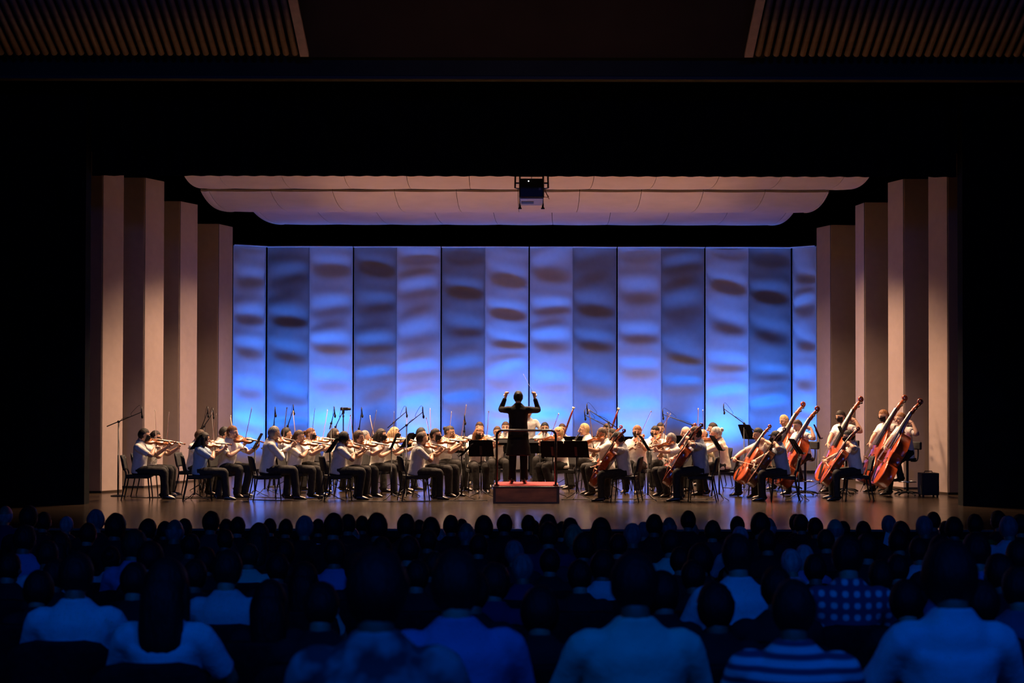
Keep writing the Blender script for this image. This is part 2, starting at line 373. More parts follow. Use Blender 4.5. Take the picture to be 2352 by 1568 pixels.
# ceiling clouds
def X(px, d): return at_depth(px, 480, d).x
def cloud(name, near, far, zn, zf, pl, pr, seams_px, ext, label):
    """near/far depth, z, end x (near,far) ; seams at px measured on the far edge"""
    rt = root('ceiling_cloud', label, 'ceiling cloud', Matrix.Translation((0, far, zf)))
    xl = (X(pl[0], near), X(pl[1], far)); xr = (X(pr[0], near), X(pr[1], far))
    xsF = [xl[1]]+[at_depth(px, 480, far).x for px in seams_px]+[xr[1]]
    K = 12
    for i in range(len(xsF)-1):
        g = G(); rows = []
        gap = 0.006
        for j in range(K+1):
            t = ext*(j/K)**1.8                                   # 0 far .. 1 near .. ext beyond the curtain line
            y = far+(near-far)*t; z = zf+(zn-zf)*t*t
            tt = t**.5 if t < 1 else 1+.5*(t-1); fl = X(pl[1]+(pl[0]-pl[1])*tt, y); fr = X(pr[1]+(pr[0]-pr[1])*tt, y)
            f = lambda x: fl+(x-xl[1])/(xr[1]-xl[1])*(fr-fl)
            x0, x1 = f(xsF[i])+gap, f(xsF[i+1])-gap
            rows.append([Vector((x0+(x1-x0)*q/4, y-far, z-zf-0.012*math.sin(math.pi*q/4))) for q in range(5)])
        vs = [v for r in rows for v in r]; n = len(vs)
        vs += [v+Vector((0, 0, 0.05)) for v in vs]
        fs = []
        for j in range(K):
            for q in range(4):
                f4 = (j*5+q, j*5+q+1, (j+1)*5+q+1, (j+1)*5+q); fs.append(f4); fs.append(tuple(n+v for v in f4[::-1]))
        for j in range(K):
            fs.append((j*5, (j+1)*5, n+(j+1)*5, n+j*5)); fs.append((j*5+4, n+j*5+4, n+(j+1)*5+4, (j+1)*5+4))
        for q in range(4): fs.append((q, n+q, n+q+1, q+1)); fs.append((K*5+q, K*5+q+1, n+K*5+q+1, n+K*5+q))
        g.add(vs, fs); g.obj('panel', M_cloud, rt, smooth=False)
    g = G()
    for t in (0.2, 0.8*ext):
        y = (near-far)*t; z = (zn-zf)*t*t
        g.tube([(xl[1]+.4, y, z+.12), (xr[1]-.4, y, z+.12)], 0.03, 6)
        for x in (-4.5, 0, 4.5): g.tube([(x, y, z+.12), (x, y, 12-zf-0.1)], 0.008, 5)
    g.obj('rigging_pipe', M_metal, rt)
cloud('c1', 30.4, 32.0, zt(398, 30.4), zt(434, 32.0), (418, 464), (2002, 1948),
      [540+135.3*i for i in range(0, 11)], 1.9, 'pale curved acoustic cloud nearest the border curtain')
cloud('c2', 32.6, 35.2, zt(440, 32.6), zt(487, 35.2), (460, 522), (1905, 1850),
      [540+130.5*i for i in range(0, 11)], 1.0, 'pale curved acoustic cloud, middle one of three')
cloud('c3', 35.8, 38.2, zt(486, 35.8), zt(516, 38.2), (580, 642), (1824, 1778),
      [655+123*i for i in range(0, 10)], 1.0, 'lilac-lit acoustic cloud nearest the rear wall')
# lighting pipe in the slot between the first two clouds
rt = root('lighting_pipe', 'black lighting pipe in the slot between two ceiling clouds', 'lighting pipe', Matrix.Translation((0, 32.3, zt(436.5, 32.3))))
g = G(); g.tube([(-7.2, 0, 0.05), (7.2, 0, 0.05)], 0.035, 8); g.obj('pipe', M_metal, rt)
for x in (-5, 0, 5): g = G(); g.tube([(x, 0, 0.05), (x, 0, 12-zt(436.5, 32.3)-.1)], .008, 5); g.obj('hanger_cable', M_metal, rt)
for i in range(6):
    g = G(); x = (i-2.5)*2.0
    g.tube([(x, 0, 0.28), (x, 0, 0.14)], [0.07, 0.085], 10); g.obj('lamp_housing', M_metal, rt)

# projector in a cage
dp = 27.3; pz = at_depth(1209, 453, dp).z; sc = F/dp
x0, x1 = at_depth(1192, 440, dp).x, at_depth(1250, 440, dp).x; wP = x1-x0; hP = 0.36; lP = 1.0
rt = root('projector', 'black projector in a rigging cage hanging before the ceiling clouds', 'projector', Matrix.Translation(((x0+x1)/2, dp, pz)))
g = G(); g.box((0, lP/2, hP/2), (wP*0.94, lP, hP)); bevel(g.obj('body', mat('projector_case', (0.02, 0.02, 0.022), 0.45), rt), 0.015)
g = G(); g.box((0.0, lP/2, -0.012), (wP*0.9, lP*0.94, 0.02)); g.obj('base_plate', mat('projector_base', (0.30, 0.28, 0.33), 0.5), rt)
g = G(); g.box((-wP*0.16, lP*0.55, -0.026), (wP*0.5, 0.28, 0.012)); g.obj('vent', M_metal, rt)
for sx in (-1, 1):
    g = G(); xx = sx*wP*0.5
    g.tube([(xx, 0, hP+.22), (xx+sx*.07, 0, hP+.08), (xx+sx*.075, 0, hP-.18), (xx, 0, hP-.2)], 0.018, 6)
    g.bar((xx, 0, hP*.75), (xx+sx*.075, 0, hP*.75), .03, .03); g.obj('cage_bracket', mat('cage_steel', (0.16, 0.15, 0.2), 0.4, metal=0.4), rt)
    g = G(); g.tube([(xx*.94, lP, .02), (xx*.94, lP, -.06), (xx*.94, lP, -.061), (xx*.94, lP, -.09)], [.02, .02, .035, .035], 8); g.obj('foot', M_metal, rt)
    for yy in (0.05, lP-.05):
        g = G(); g.tube([(xx*.94, yy, 0), (xx*.94, yy, 12-pz-0.1)], .014, 6); g.obj('hanger_rod', M_metal, rt)
for z in (hP+.05, hP+.11):
    g = G(); g.tube([(-wP*.47, 0.05, z), (wP*.47, 0.05, z)], .012, 6); g.obj('crossbar', M_gun, rt)
g = G(); g.ball((-wP*.12, -.002, hP*.86), .012, 8, 6); g.obj('indicator_light', mat('indicator', (1, 1, 1), 0.3, emit=(1, 1, 1, 3)), rt)
g = G(); g.box((wP*.33, -.004, hP*.45), (.045, .008, .045)); g.obj('label_plate', mat('plate', (0.4, 0.38, 0.36), 0.5), rt)
g = G(); g.tube([(wP*.5, 0, hP*.5), (wP*.6, .05, hP*.2), (wP*.68, .1, .02), (wP*.5, .1, .02)], .006, 5, sub=4)
g.tube([(wP*.5, 0, hP*.5), (wP*.57, .05, hP*.25), (wP*.7, .1, -.02)], .006, 5, sub=4); g.obj('cable', mat('red_cable', (0.25, 0.05, 0.03), 0.6), rt)

RISZ = 0.0; y0, y1 = 31.2, 36.2

# ------------------------------------------------------------------ people
SKIN = {'fair': (0.62, 0.36, 0.25), 'light': (0.55, 0.31, 0.20), 'tan': (0.42, 0.23, 0.14), 'brown': (0.26, 0.14, 0.085)}
HAIR = {'black': (0.010, 0.008, 0.007), 'dark': (0.022, 0.013, 0.009), 'brown': (0.06, 0.03, 0.016), 'auburn': (0.12, 0.045, 0.02), 'ginger': (0.24, 0.10, 0.04),
        'blond': (0.42, 0.27, 0.13), 'grey': (0.20, 0.19, 0.18), 'silver': (0.42, 0.40, 0.38), 'shaved': (0.09, 0.06, 0.045)}
def m_skin(k): return mat('skin_'+k, SKIN[k], 0.5, var=0.06, scale=20, bump=0.05, bscale=90)
def m_hair(k): return mat('hair_'+k, HAIR[k], 0.62, var=0.45, scale=26, bump=0.5, bscale=70, stretch=(1, 1, 0.25), spec=0.3)
CLOTH = {'white': (0.80, 0.77, 0.71), 'cream': (0.78, 0.70, 0.55), 'pale_grey': (0.56, 0.56, 0.58), 'pale_blue': (0.34, 0.46, 0.60), 'blue_grey': (0.40, 0.46, 0.54)}
def m_cloth(k): return mat('shirt_'+k, CLOTH[k], 0.85, var=0.05, scale=14, bump=0.55, bscale=16, spec=0.2)
M_trs = mat('black_trousers', (0.020, 0.018, 0.017), 0.8, var=0.3, scale=18, bump=0.4, bscale=18, spec=0.25)
M_shoe = mat('black_leather', (0.010, 0.009, 0.009), 0.28, coat=0.3)
M_mask = mat('black_mask', (0.008, 0.008, 0.009), 0.85, bump=0.2, bscale=120)
M_eye = mat('eye_dark', (0.015, 0.01, 0.008), 0.2); M_white = mat('eye_white', (0.7, 0.68, 0.65), 0.3)
M_lip = mat('lips', (0.40, 0.15, 0.11), 0.5)
M_glass = mat('glasses_frame', (0.03, 0.025, 0.025), 0.3, metal=0.5)

def head_fn(sc=1.0, flare=0.0):
    def fn(u):
        x, y, z = u
        X = .082*x*(1-.20*max(0, -z)**1.5); Y = .098*y; Z = .115*z
        if z < 0 and y < 0: Y *= 1-.10*(-z)
        if z < -.25 and y > 0: Y *= 1-.32*(-z-.25)
        if z > .2: X *= 1-.04*z
        if flare and z < .1: X *= 1+flare*(.1-z); Y *= 1+flare*.5*(.1-z); Z *= 1+flare*.5
        return Vector((X, Y, Z))*sc
    return fn
def head(g, H, Rh, detail=True):
    g.ball(H, 1, 20, 14, 0, Rh, head_fn())
    if not detail:
        for sx in (-1, 1): g.ball(H+Rh @ Vector((sx*.077, .012, -.008)), (.012, .02, .032), 6, 5, 0, Rh)
        return
    q = lambda x, y, z: H+Rh @ Vector((x, y, z))
    g.tube([q(0, -.093, .026), q(0, -.104, .0), q(0, -.118, -.026), q(0, -.094, -.036)], [.008, .010, .0165, .010], 7, sub=2)
    for sx in (-1, 1):
        g.ball(q(sx*.077, .012, -.008), (.012, .02, .032), 7, 6, 0, Rh)
        g.ball(q(sx*.031, -.083, .008), (.014, .010, .009), 8, 6, 2, Rh)
        g.ball(q(sx*.031, -.0905, .008), (.0065, .004, .007), 6, 5, 1, Rh)
        g.tube([q(sx*.016, -.094, .027), q(sx*.033, -.092, .032), q(sx*.052, -.078, .025)], [.004, .005, .003], 5, 1)
        g.tube([q(sx*.02, -.09, .022), q(sx*.05, -.075, .02)], [.010, .008], 6, 0)
        g.ball(q(sx*.038, -.072, -.030), (.024, .02, .022), 7, 6, 0, Rh)
    g.ball(q(0, -.089, -.062), (.023, .010, .0055), 8, 5, 3, Rh); g.ball(q(0, -.087, -.071), (.018, .010, .006), 8, 5, 3, Rh)
    g.ball(q(0, -.074, -.096), (.026, .022, .020), 8, 6, 0, Rh)

def hair_geo(style, H, Rh, seed=0):
    g = G(); q = lambda x, y, z: H+Rh @ Vector((x, y, z))
    def nfn(base, amp, edge=False):
        def fn(u):
            k = max(0, min(1, max((u.z-.40)/.45, (u.y+.22)/.5 if u.z > .05 else (u.y-.05)/.4))) if edge else 1
            v = base(u); v.x *= 1.06; v.z *= .975
            return v*(1 if k == 1 else 1-.075*(1-k))*(1+amp*noise.noise(u*3.1+Vector((seed*1.7, 0, 0)))+amp*.5*noise.noise(u*9+Vector((0, seed, 0))))
        return fn
    short = lambda c: c.z > .46-.10*abs(c.x) or (c.y > -.28 and c.z > .12) or (c.y > .12 and c.z > -.80)
    bobk = lambda c: c.z > .52 or (c.z > -.84 and (c.y > -.30 or (abs(c.x) > .80 and c.z < .4)))
    if style in ('short', 'tied', 'pony', 'bun', 'curly', 'cap'):
        sc = {'curly': 1.18, 'short': 1.10, 'cap': 1.12}.get(style, 1.08)
        g.ball(H+Rh @ Vector((0, .006, .006)), 1, 20, 14, 0, Rh, nfn(head_fn(sc), .05 if style == 'curly' else .025, True), short)
    if style == 'cap':
        g.ball(q(0, -.08, .062), (.07, .06, .012), 12, 6, 0, Rh)
    if style == 'bald':
        g.ball(H+Rh @ Vector((0, .004, 0)), 1, 20, 14, 0, Rh, nfn(head_fn(1.05), .02), lambda c: c.y > -.05 and -.6 < c.z < .15)
    if style == 'shaved':
        g.ball(H+Rh @ Vector((0, .004, .002)), 1, 20, 14, 0, Rh, head_fn(1.025), short)
    if style in ('bob', 'long', 'wavy'):
        g.ball(H+Rh @ Vector((0, .010, .004)), 1, 22, 16, 0, Rh, nfn(head_fn(1.12, .12), .03 if style != 'wavy' else .05), bobk)
    if style in ('long', 'wavy'):
        L = .30
        w0 = q(0, .075, -.03); dn = Vector((0, 0, -1)); bk = Rh @ Vector((0, 1, 0)); bk.z = 0
        g.tube([q(0, .05, .04), w0, w0+dn*.11+bk*.02, w0+dn*.22+bk*.03, w0+dn*(L-.02)+bk*.03], [(.06, .05), (.090, .072), (.100, .066), (.095, .054), (.060, .03)], 12, 0, side=Rh @ Vector((1, 0, 0)), sub=3, jit=.12 if style == 'wavy' else .05)
        for sx in (-1, 1):
            s0 = q(sx*.078, .02, -.02); g.tube([q(sx*.065, .015, .04), s0, s0+dn*.10, s0+dn*.18+bk*.02, s0+dn*.23+bk*.03], [.022, .034, .036, .030, .012], 8, sub=3, jit=.15)
    if style == 'pony':
        g.tube([q(0, .09, .03), q(0, .135, .02), q(0, .15, -.06), q(0, .135, -.17), q(0, .13, -.22)], [.02, .03, .032, .025, .008], 9, sub=3, jit=.1)
    if style == 'bun':
        g.ball(q(0, .115, .045), (.042, .036, .042), 10, 8, 0, Rh, None)
    if style == 'tied':
        g.ball(q(0, .10, -.03), (.035, .03, .045), 9, 7, 0, Rh, None)
        g.tube([q(.0, .10, -.03), q(.01, .115, -.10), q(0, .10, -.17)], [.03, .025, .01], 8, sub=2, jit=.1)
    return g
def ik(S_, W_, pole, l1, l2):
    S_ = Vector(S_); W_ = Vector(W_); d = W_-S_; L = d.length; mx = (l1+l2)*.995
    if L > mx: W_ = S_+d*(mx/L); d = W_-S_; L = mx
    a = (l1*l1-l2*l2+L*L)/(2*L); h = math.sqrt(max(l1*l1-a*a, 1e-6)); t = d.normalized()
    p = Vector(pole); p = (p-t*p.dot(t)).normalized()
    return S_+t*a+p*h, W_
def hand(g, W_, d, n, curl=0.6, sc=1.0, thumb=1):
    """wrist W_, finger direction d, palm normal n (the side the fingers close to), thumb=+1/-1 side"""
    d = Vector(d).normalized(); n = Vector(n); n = (n-d*n.dot(d)).normalized(); s = d.cross(n)*thumb
    g.tube([W_-d*.012, W_+d*.03*sc, W_+d*.075*sc, W_+d*.09*sc], [(.024, .018), (.036*sc, .017*sc), (.041*sc, .015*sc), (.036*sc, .010)], 8, 0, side=s)
    for i, (o, L) in enumerate(((.030, .066), (.010, .075), (-.010, .070), (-.029, .056))):
        p = W_+d*.082*sc+s*o*sc; pts = [p]; ang = 0
        for k, f in enumerate((.45, .32, .23)):
            ang += curl*(0.7 if k == 0 else 1.0)*(1+.08*i); p = p+(d*math.cos(ang)+n*math.sin(ang))*L*f*sc; pts.append(p)
        g.tube(pts, [.0088*sc, .0085*sc, .0078*sc, .0062*sc], 6, 0)
    p = W_+d*.022*sc+s*.034*sc; pts = [W_+d*.008+s*.015, p]; a2 = (d*.6+s*.75+n*.25).normalized(); p = p+a2*.032*sc; pts.append(p)
    a3 = (d*.75+s*.1+n*.6).normalized(); p = p+a3*.030*sc; pts.append(p)
    g.tube(pts, [.014*sc, .0125*sc, .0105*sc, .0075*sc], 6, 0)

class Fig:
    """one posed person, local frame: faces -Y, left is +X, feet on z=0"""
    def __init__(s, hipz=.52, lean=6, twist=0, side=0, hyaw=0, hpitch=0, htilt=0, build=1.0, female=False):
        s.f = female; s.b = build
        s.P = Vector((0, 0, hipz)); s.Rt = Matrix.Rotation(R(twist), 3, 'Z') @ Matrix.Rotation(R(side), 3, 'Y') @ Matrix.Rotation(R(lean), 3, 'X')
        s.tl = .48 if female else .505
        s.N = s.P+s.Rt @ Vector((0, 0, s.tl)); sh = .165 if female else .185
        s.sh = {k: s.P+s.Rt @ Vector((k*sh*(1+(build-1)*.5), .0, s.tl-.088)) for k in (-1, 1)}
        s.Rh = Matrix.Rotation(R(twist*.5+hyaw), 3, 'Z') @ Matrix.Rotation(R(htilt), 3, 'Y') @ Matrix.Rotation(R(hpitch), 3, 'X')
        nd = (s.Rt @ Vector((0, -.02, .046))); s.neck1 = s.N+nd
        s.H = s.neck1+Vector((0, -.012, .0))+s.Rh @ Vector((0, -.012, .094))
        s.top = s.H.z+.125
        s.arm = {}; s.leg = {}
    def T(s, x, y, z): return s.P+s.Rt @ Vector((x, y, z))
    def setarm(s, k, W_, pole, fd, fn_, curl=.6, thumb=None):
        E, W2 = ik(s.sh[k], W_, pole, .285*(.95 if s.f else 1), .25*(.95 if s.f else 1))
        s.arm[k] = (E, W2, Vector(fd), Vector(fn_), curl, thumb if thumb else k)
    def setleg(s, k, knee, ank, toe=None):
        s.leg[k] = (Vector(knee), Vector(ank), Vector(toe) if toe else Vector((.1*k, -1, 0)))
    def sit(s, spread=.14, fwd=.44, shin=0.0, drop=0.0):
        for k in (-1, 1): s.setleg(k, (k*spread, -fwd, s.P.z-drop), (k*(spread+.01), -fwd+.03-shin, .085))
        return s
    def build_all(s, rt, skin='light', hair=('short', 'brown'), shirt='white', sleeve='short', mask=False, glasses=False, beard=False, seed=0, shoe=M_shoe, coat=None, trs=M_trs, shirt_mat=None, detail=True):
        b = s.b; Xs = s.Rt @ Vector((1, 0, 0)); tl = s.tl
        # --- body: one mesh
        g = G()
        tor = [(-.10, .10, .085), (0, .158, .112), (.12, .138, .10), (.26, .15, .108), (.38, .162, .108), (tl-.075, .160, .092), (tl-.03, .115, .072), (tl, .060, .058), (tl+.045, .052, .054)]
        if s.f: tor = [(t, a*(.90 if t < tl-.02 else 1), c*.94) for t, a, c in tor]
        pts = [s.T(0, 0, t) for t, _, _ in tor]+[s.neck1+(s.H-s.neck1)*.55]
        g.tube(pts, [(a*b if t < tl-.05 else a, c*b if t < tl-.05 else c) for t, a, c in tor]+[(.050, .054)], 16, 0, side=Xs, sub=2)
        for k in (-1, 1):
            E, W_, fd, fn_, cu, th = s.arm[k]; S0 = s.sh[k]
            m1 = S0+(E-S0)*.5; m2 = E+(W_-E)*.35; dd = (W_-E).normalized()
            g.tube([S0-Xs*k*.03, S0, m1, E-(E-S0)*.08, E+dd*.02, m2, W_-dd*.03, W_], [.05, .056, .046, .040, .040, .041, .027, .025], 10, 0, sub=2)
            hand(g, W_, fd, fn_, cu, .95 if s.f else 1.02, th)
            K, A, toe = s.leg[k]; hp = s.P+Vector((k*.088, 0, 0)); kd = (A-K).normalized()
            g.tube([hp+Vector((0, .03, .0)), hp+(K-hp)*.3, K-(K-hp)*.12, K+kd*.04, K+(A-K)*.35, A-(A-K)*.1, A], [.085, .082, .062, .055, .054, .037, .037], 10, 0, sub=2)
            td = toe.normalized(); g.tube([A+Vector((0, 0, -.04))-td*.05, A+Vector((0, 0, -.045))+td*.06, A+Vector((0, 0, -.055))+td*.15], [.034, .034, .02], 8, 0)
        head(g, s.H, s.Rh, detail)
        g.obj('body', [m_skin(skin), M_eye, M_white, M_lip], rt, smooth=True)
        # --- shirt
        g = G(); e = .016; L0 = -.05 if s.P.z < .7 else -.12
        prof = [(L0, .185, .135), (.0, .186, .138), (.10, .172, .130), (.22, .172, .130), (.34, .184, .130), (tl-.10, .186, .118), (tl-.055, .158, .100), (tl-.018, .120, .086), (tl+.012, .088, .074), (tl+.032, .068, .066)]
        if s.f: prof = [(t, a*(.93 if t > .05 else 1.0)*(0.93 if .08 < t < .2 else 1), c*(1.08 if .28 < t < .42 else 1.03)) for t, a, c in prof]
        if coat:
            prof = [(-.42, .235, .165), (-.25, .215, .155), (-.08, .190, .140)]+prof[1:]
        g.tube([s.T(0, -.012 if .2 < t < .4 else 0, t) for t, _, _ in prof], [(a*(b if t < tl-.06 else 1), c*(b if t < tl-.06 else 1)) for t, a, c in prof], 22, 0, side=Xs, sub=3, jit=.07)
        g.tube([s.T(.066*math.cos(a), .064*math.sin(a)-.004, tl+.024+.014*math.sin(a)) for a in np.linspace(0, 2*math.pi, 13)], .012, 6, cap=False)
        for k in (-1, 1):
            E, W_, _, _, _, _ = s.arm[k]; S0 = s.sh[k]; u = (E-S0)
            if sleeve == 'short':
                g.tube([S0-Xs*k*.055+Vector((0, 0, .01)), S0+Vector((0, 0, .004)), S0+u*.45, S0+u*.80], [.062, .068, .060, .056], 14, 0, sub=3, jit=.10)
            else:
                dd = W_-E
                g.tube([S0-Xs*k*.055+Vector((0, 0, .01)), S0+Vector((0, 0, .004)), S0+u*.5, E-u*.05, E+dd*.1, E+dd*.5, E+dd*.90], [.060, .067, .061, .054, .053, .046, .038], 14, 0, sub=3, jit=.12)
        remesh(g.obj('coat' if coat else 'shirt', shirt_mat or coat or m_cloth(shirt), rt, smooth=True), .014, 3)
        # --- trousers, shoes
        g = G()
        g.tube([s.P+Vector((0, .005, .06)), s.P, s.P+Vector((0, .0, -.07)), s.P+Vector((0, -.01, -.10))], [(.165*b, .12*b), (.178*b, .135*b), (.17*b, .12*b), (.10, .08)], 16, 0, side=(1, 0, 0), sub=2)
        for k in (-1, 1):
            K, A, toe = s.leg[k]; hp = s.P+Vector((k*.088, 0, -.005)); kd = (A-K); u = K-hp
            g.tube([hp+Vector((0, .04, 0)), hp+u*.3, K-u*.16, K-u*.02, K+kd*.10, K+kd*.4, K+kd*.8, A+Vector((0, 0, -.02))], [.098*b, .096*b, .080, .076, .074, .072, .068, .072], 14, 0, sub=2, jit=.07)
        remesh(g.obj('trousers', trs, rt, smooth=True), .018, 3)
        for k in (-1, 1):
            K, A, toe = s.leg[k]; td = toe.normalized(); b0 = Vector((A.x, A.y, A.z-.045)); sx = td.cross(Vector((0, 0, 1)))
            g = G(); g.tube([b0-td*.075+Vector((0, 0, .005)), b0-td*.05+Vector((0, 0, .02)), b0+Vector((0, 0, .014)), b0+td*.08+Vector((0, 0, -.004)), b0+td*.15+Vector((0, 0, -.016)), b0+td*.185+Vector((0, 0, -.024))],
                            [(.022, .03), (.036, .052), (.038, .050), (.044, .034), (.040, .022), (.018, .012)], 10, 0, side=sx, sub=2); g.obj('shoe', shoe, rt, smooth=True)
        # --- hair, mask, glasses, beard
        if hair[0] != 'none':
            hair_geo(hair[0], s.H, s.Rh, seed).obj('hair' if hair[0] != 'cap' else 'cap', m_hair(hair[1]), rt, smooth=True)
        q = lambda x, y, z: s.H+s.Rh @ Vector((x, y, z))
        if mask:
            g = G(); hf = head_fn(1.09)
            def mfn(u):
                v = hf(u); v.y -= .018*max(0, 1-abs(u.x)*1.6)*max(0, 1-abs(u.z+.25)*1.3)*(u.y < 0); return v
            g.ball(s.H+s.Rh @ Vector((0, -.010, .0)), 1, 24, 18, 0, s.Rh, mfn, lambda c: c.y < -.25 and -.95 < c.z < -.02)
            for sx in (-1, 1): g.tube([q(sx*.066, -.05, -.03), q(sx*.083, .01, -.005)], .002, 4)
            g.obj('face_mask', M_mask, rt, smooth=True)
        if glasses:
            g = G()
            for sx in (-1, 1):
                g.tube([q(sx*.033+.022*math.cos(a), -.104, .006+.018*math.sin(a)) for a in np.linspace(0, 2*math.pi, 11)], .0018, 4, cap=False)
                g.tube([q(sx*.055, -.104, .01), q(sx*.08, .01, .012)], .0018, 4)
            g.tube([q(-.011, -.106, .008), q(.011, -.106, .008)], .0018, 4); g.obj('glasses', M_glass, rt)
        if beard:
            g = G(); g.ball(s.H+s.Rh @ Vector((0, -.004, -.004)), 1, 20, 14, 0, s.Rh, head_fn(1.035), lambda c: c.z < -.38 and c.y < .1 or (c.z < -.1 and -.3 < c.y < .02))
            g.obj('beard', m_hair(hair[1]), rt, smooth=True)

# ------------------------------------------------------------------ instruments
M_var = mat('violin_varnish', (0.30, 0.075, 0.018), 0.28, var=0.35, scale=9, coat=0.6, stretch=(4, 1, 1))
M_vtop = mat('violin_top', (0.46, 0.15, 0.04), 0.28, var=0.25, scale=10, coat=0.6, stretch=(6, 1, 1))
M_cvar = mat('cello_varnish', (0.32, 0.05, 0.012), 0.25, var=0.35, scale=5, coat=0.8, stretch=(4, 1, 1))
M_ctop = mat('cello_top', (0.46, 0.075, 0.02), 0.25, var=0.22, scale=6, coat=0.8, stretch=(5, 1, 1))
M_dvar = mat('dark_varnish', (0.12, 0.035, 0.014), 0.28, var=0.4, scale=5, coat=0.7, stretch=(4, 1, 1))
M_dtop = mat('dark_top', (0.17, 0.05, 0.018), 0.28, var=0.3, scale=6, coat=0.7, stretch=(5, 1, 1))
M_ebony = mat('ebony', (0.012, 0.010, 0.009), 0.35); M_bridge = mat('maple_bridge', (0.55, 0.38, 0.20), 0.5)
M_string = mat('steel_string', (0.6, 0.58, 0.54), 0.3, metal=0.9); M_bowhair = mat('bow_hair', (0.80, 0.74, 0.62), 0.6)
M_stick = mat('bow_stick', (0.30, 0.10, 0.045), 0.35, coat=0.4)
OUT = [(0, 0.02), (.006, .30), (.03, .58), (.08, .82), (.15, .96), (.22, 1.0), (.30, .95), (.36, .86), (.375, .84), (.385, .74), (.42, .62), (.49, .555), (.56, .58), (.61, .66), (.62, .75), (.635, .74), (.70, .79), (.78, .80), (.86, .74), (.92, .62), (.965, .42), (.99, .22), (1.0, .12)]
BOUT = [(0, 0.02), (.006, .30), (.03, .58), (.08, .82), (.15, .96), (.22, 1.0), (.30, .95), (.37, .84), (.385, .82), (.395, .72), (.43, .62), (.49, .58), (.56, .60), (.60, .66), (.615, .73), (.63, .72), (.70, .73), (.76, .70), (.83, .58), (.90, .40), (.95, .24), (.985, .14), (1.0, .09)]
INSTR = {}
def instr_meshes(kind):
    if kind in INSTR: return INSTR[kind]
    P = {'violin': dict(L=.357, W=.21, D=.034, ar=.014, nk=.135, sr=.016, out=OUT, st=.0009, m=(M_vtop, M_var)),
         'viola': dict(L=.41, W=.245, D=.040, ar=.016, nk=.15, sr=.018, out=OUT, st=.0009, m=(M_vtop, M_var)),
         'cello': dict(L=.755, W=.44, D=.125, ar=.026, nk=.29, sr=.034, out=OUT, st=.0018, m=(M_ctop, M_cvar)),
         'dark_cello': dict(L=.755, W=.44, D=.125, ar=.026, nk=.29, sr=.034, out=OUT, st=.0018, m=(M_dtop, M_dvar)),
         'bass': dict(L=1.13, W=.66, D=.21, ar=.03, nk=.43, sr=.055, out=BOUT, st=.003, m=(M_ctop, M_cvar))}[kind]
    L, W, D, ar = P['L'], P['W']/2, P['D'], P['ar']; res = []
    g = G(); rings = []; na = 4
    for t, wv in P['out']:
        w_ = wv*W; e = min(1, wv*1.15)
        ring = []
        for i in range(2*na+1):
            u = -1+i/na; ring.append((u*w_*1.03, t*L, D/2+ar*e*(1-u*u)**1.0*(1 if abs(u) < 1 else 0)))
        ring.append((w_, t*L, D/2-.004)); ring.append((w_, t*L, -D/2+.004))
        for i in range(2*na+1):
            u = 1-i/na; ring.append((u*w_*1.03, t*L, -D/2-ar*.7*e*(1-u*u)))
        ring.append((-w_, t*L, -D/2+.004)); ring.append((-w_, t*L, D/2-.004)); rings.append(ring)
    n = len(rings[0]); V = [v for r in rings for v in r]
    top, oth = [], []
    for i in range(len(rings)-1):
        for k in range(n):
            f = (i*n+k, i*n+(k+1) % n, (i+1)*n+(k+1) % n, (i+1)*n+k)
            (top if k < 2*na else oth).append(f)
    g.add(V, top, 0); o = len(V); g.Fc += oth; g.M += [1]*len(oth)
    g.Fc.append(tuple(range(n-1, -1, -1))); g.M.append(1); g.Fc.append(tuple((len(rings)-1)*n+k for k in range(n))); g.M.append(1)
    me = g.mesh('body', list(P['m'])); me.polygons.foreach_set('use_smooth', [True]*len(me.polygons)); res.append(('body', me))
    zt_ = D/2+ar; nk = P['nk']; fb = .35*L+nk   # fingerboard from 0.65L to L+nk
    g = G(); y0, y1 = .66*L, L+nk; wf0, wf1 = W*.20, W*.115; h0, h1 = zt_+W*.10, D/2+W*.11
    g.add([(-wf0, y0, h0-W*.03), (wf0, y0, h0-W*.03), (wf1, y1, h1-W*.03), (-wf1, y1, h1-W*.03), (-wf0*.8, y0, h0+W*.03), (wf0*.8, y0, h0+W*.03), (wf1*.8, y1, h1+W*.03), (-wf1*.8, y1, h1+W*.03)],
          [(3, 2, 1, 0), (4, 5, 6, 7), (0, 1, 5, 4), (1, 2, 6, 5), (2, 3, 7, 6), (3, 0, 4, 7)])
    res.append(('fingerboard', g.mesh('fingerboard', M_ebony, False)))
    g = G(); g.tube([(0, L-.01*L, D/2-W*.10), (0, L+.05*L, D/2+W*.01), (0, L+nk*.7, h1-W*.08), (0, L+nk, h1-W*.08)], [(wf1*1.1, W*.22), (wf1, W*.10), (wf1*.95, W*.09), (wf1, W*.1)], 10, 0, side=(1, 0, 0), sub=2)
    res.append(('neck', g.mesh('neck', P['m'][1])))
    sr = P['sr']; pb = sr*4.2; yc = L+nk; zc = h1-W*.07
    g = G(); g.tube([(0, yc-.01, zc), (0, yc+pb*.5, zc-sr*.35), (0, yc+pb, zc-sr*1.0)], [(wf1*1.0, sr*.85), (wf1*.95, sr*.8), (wf1*.6, sr*.6)], 8, 0, side=(1, 0, 0), sub=3)
    ctr = Vector((0, yc+pb+sr*.55, zc-sr*.55)); pts = []; rad = []
    for i in range(22):
        a = -2.6+i/21*9.2; r = sr*(1.05-.8*i/21); pts.append((0, ctr.y+r*math.cos(a), ctr.z+r*math.sin(a))); rad.append((wf1*(.55+.55*i/21), sr*(.36-.16*i/21)))
    g.tube(pts, rad, 8, 0, side=(1, 0, 0)); res.append(('scroll', g.mesh('scroll', P['m'][1])))
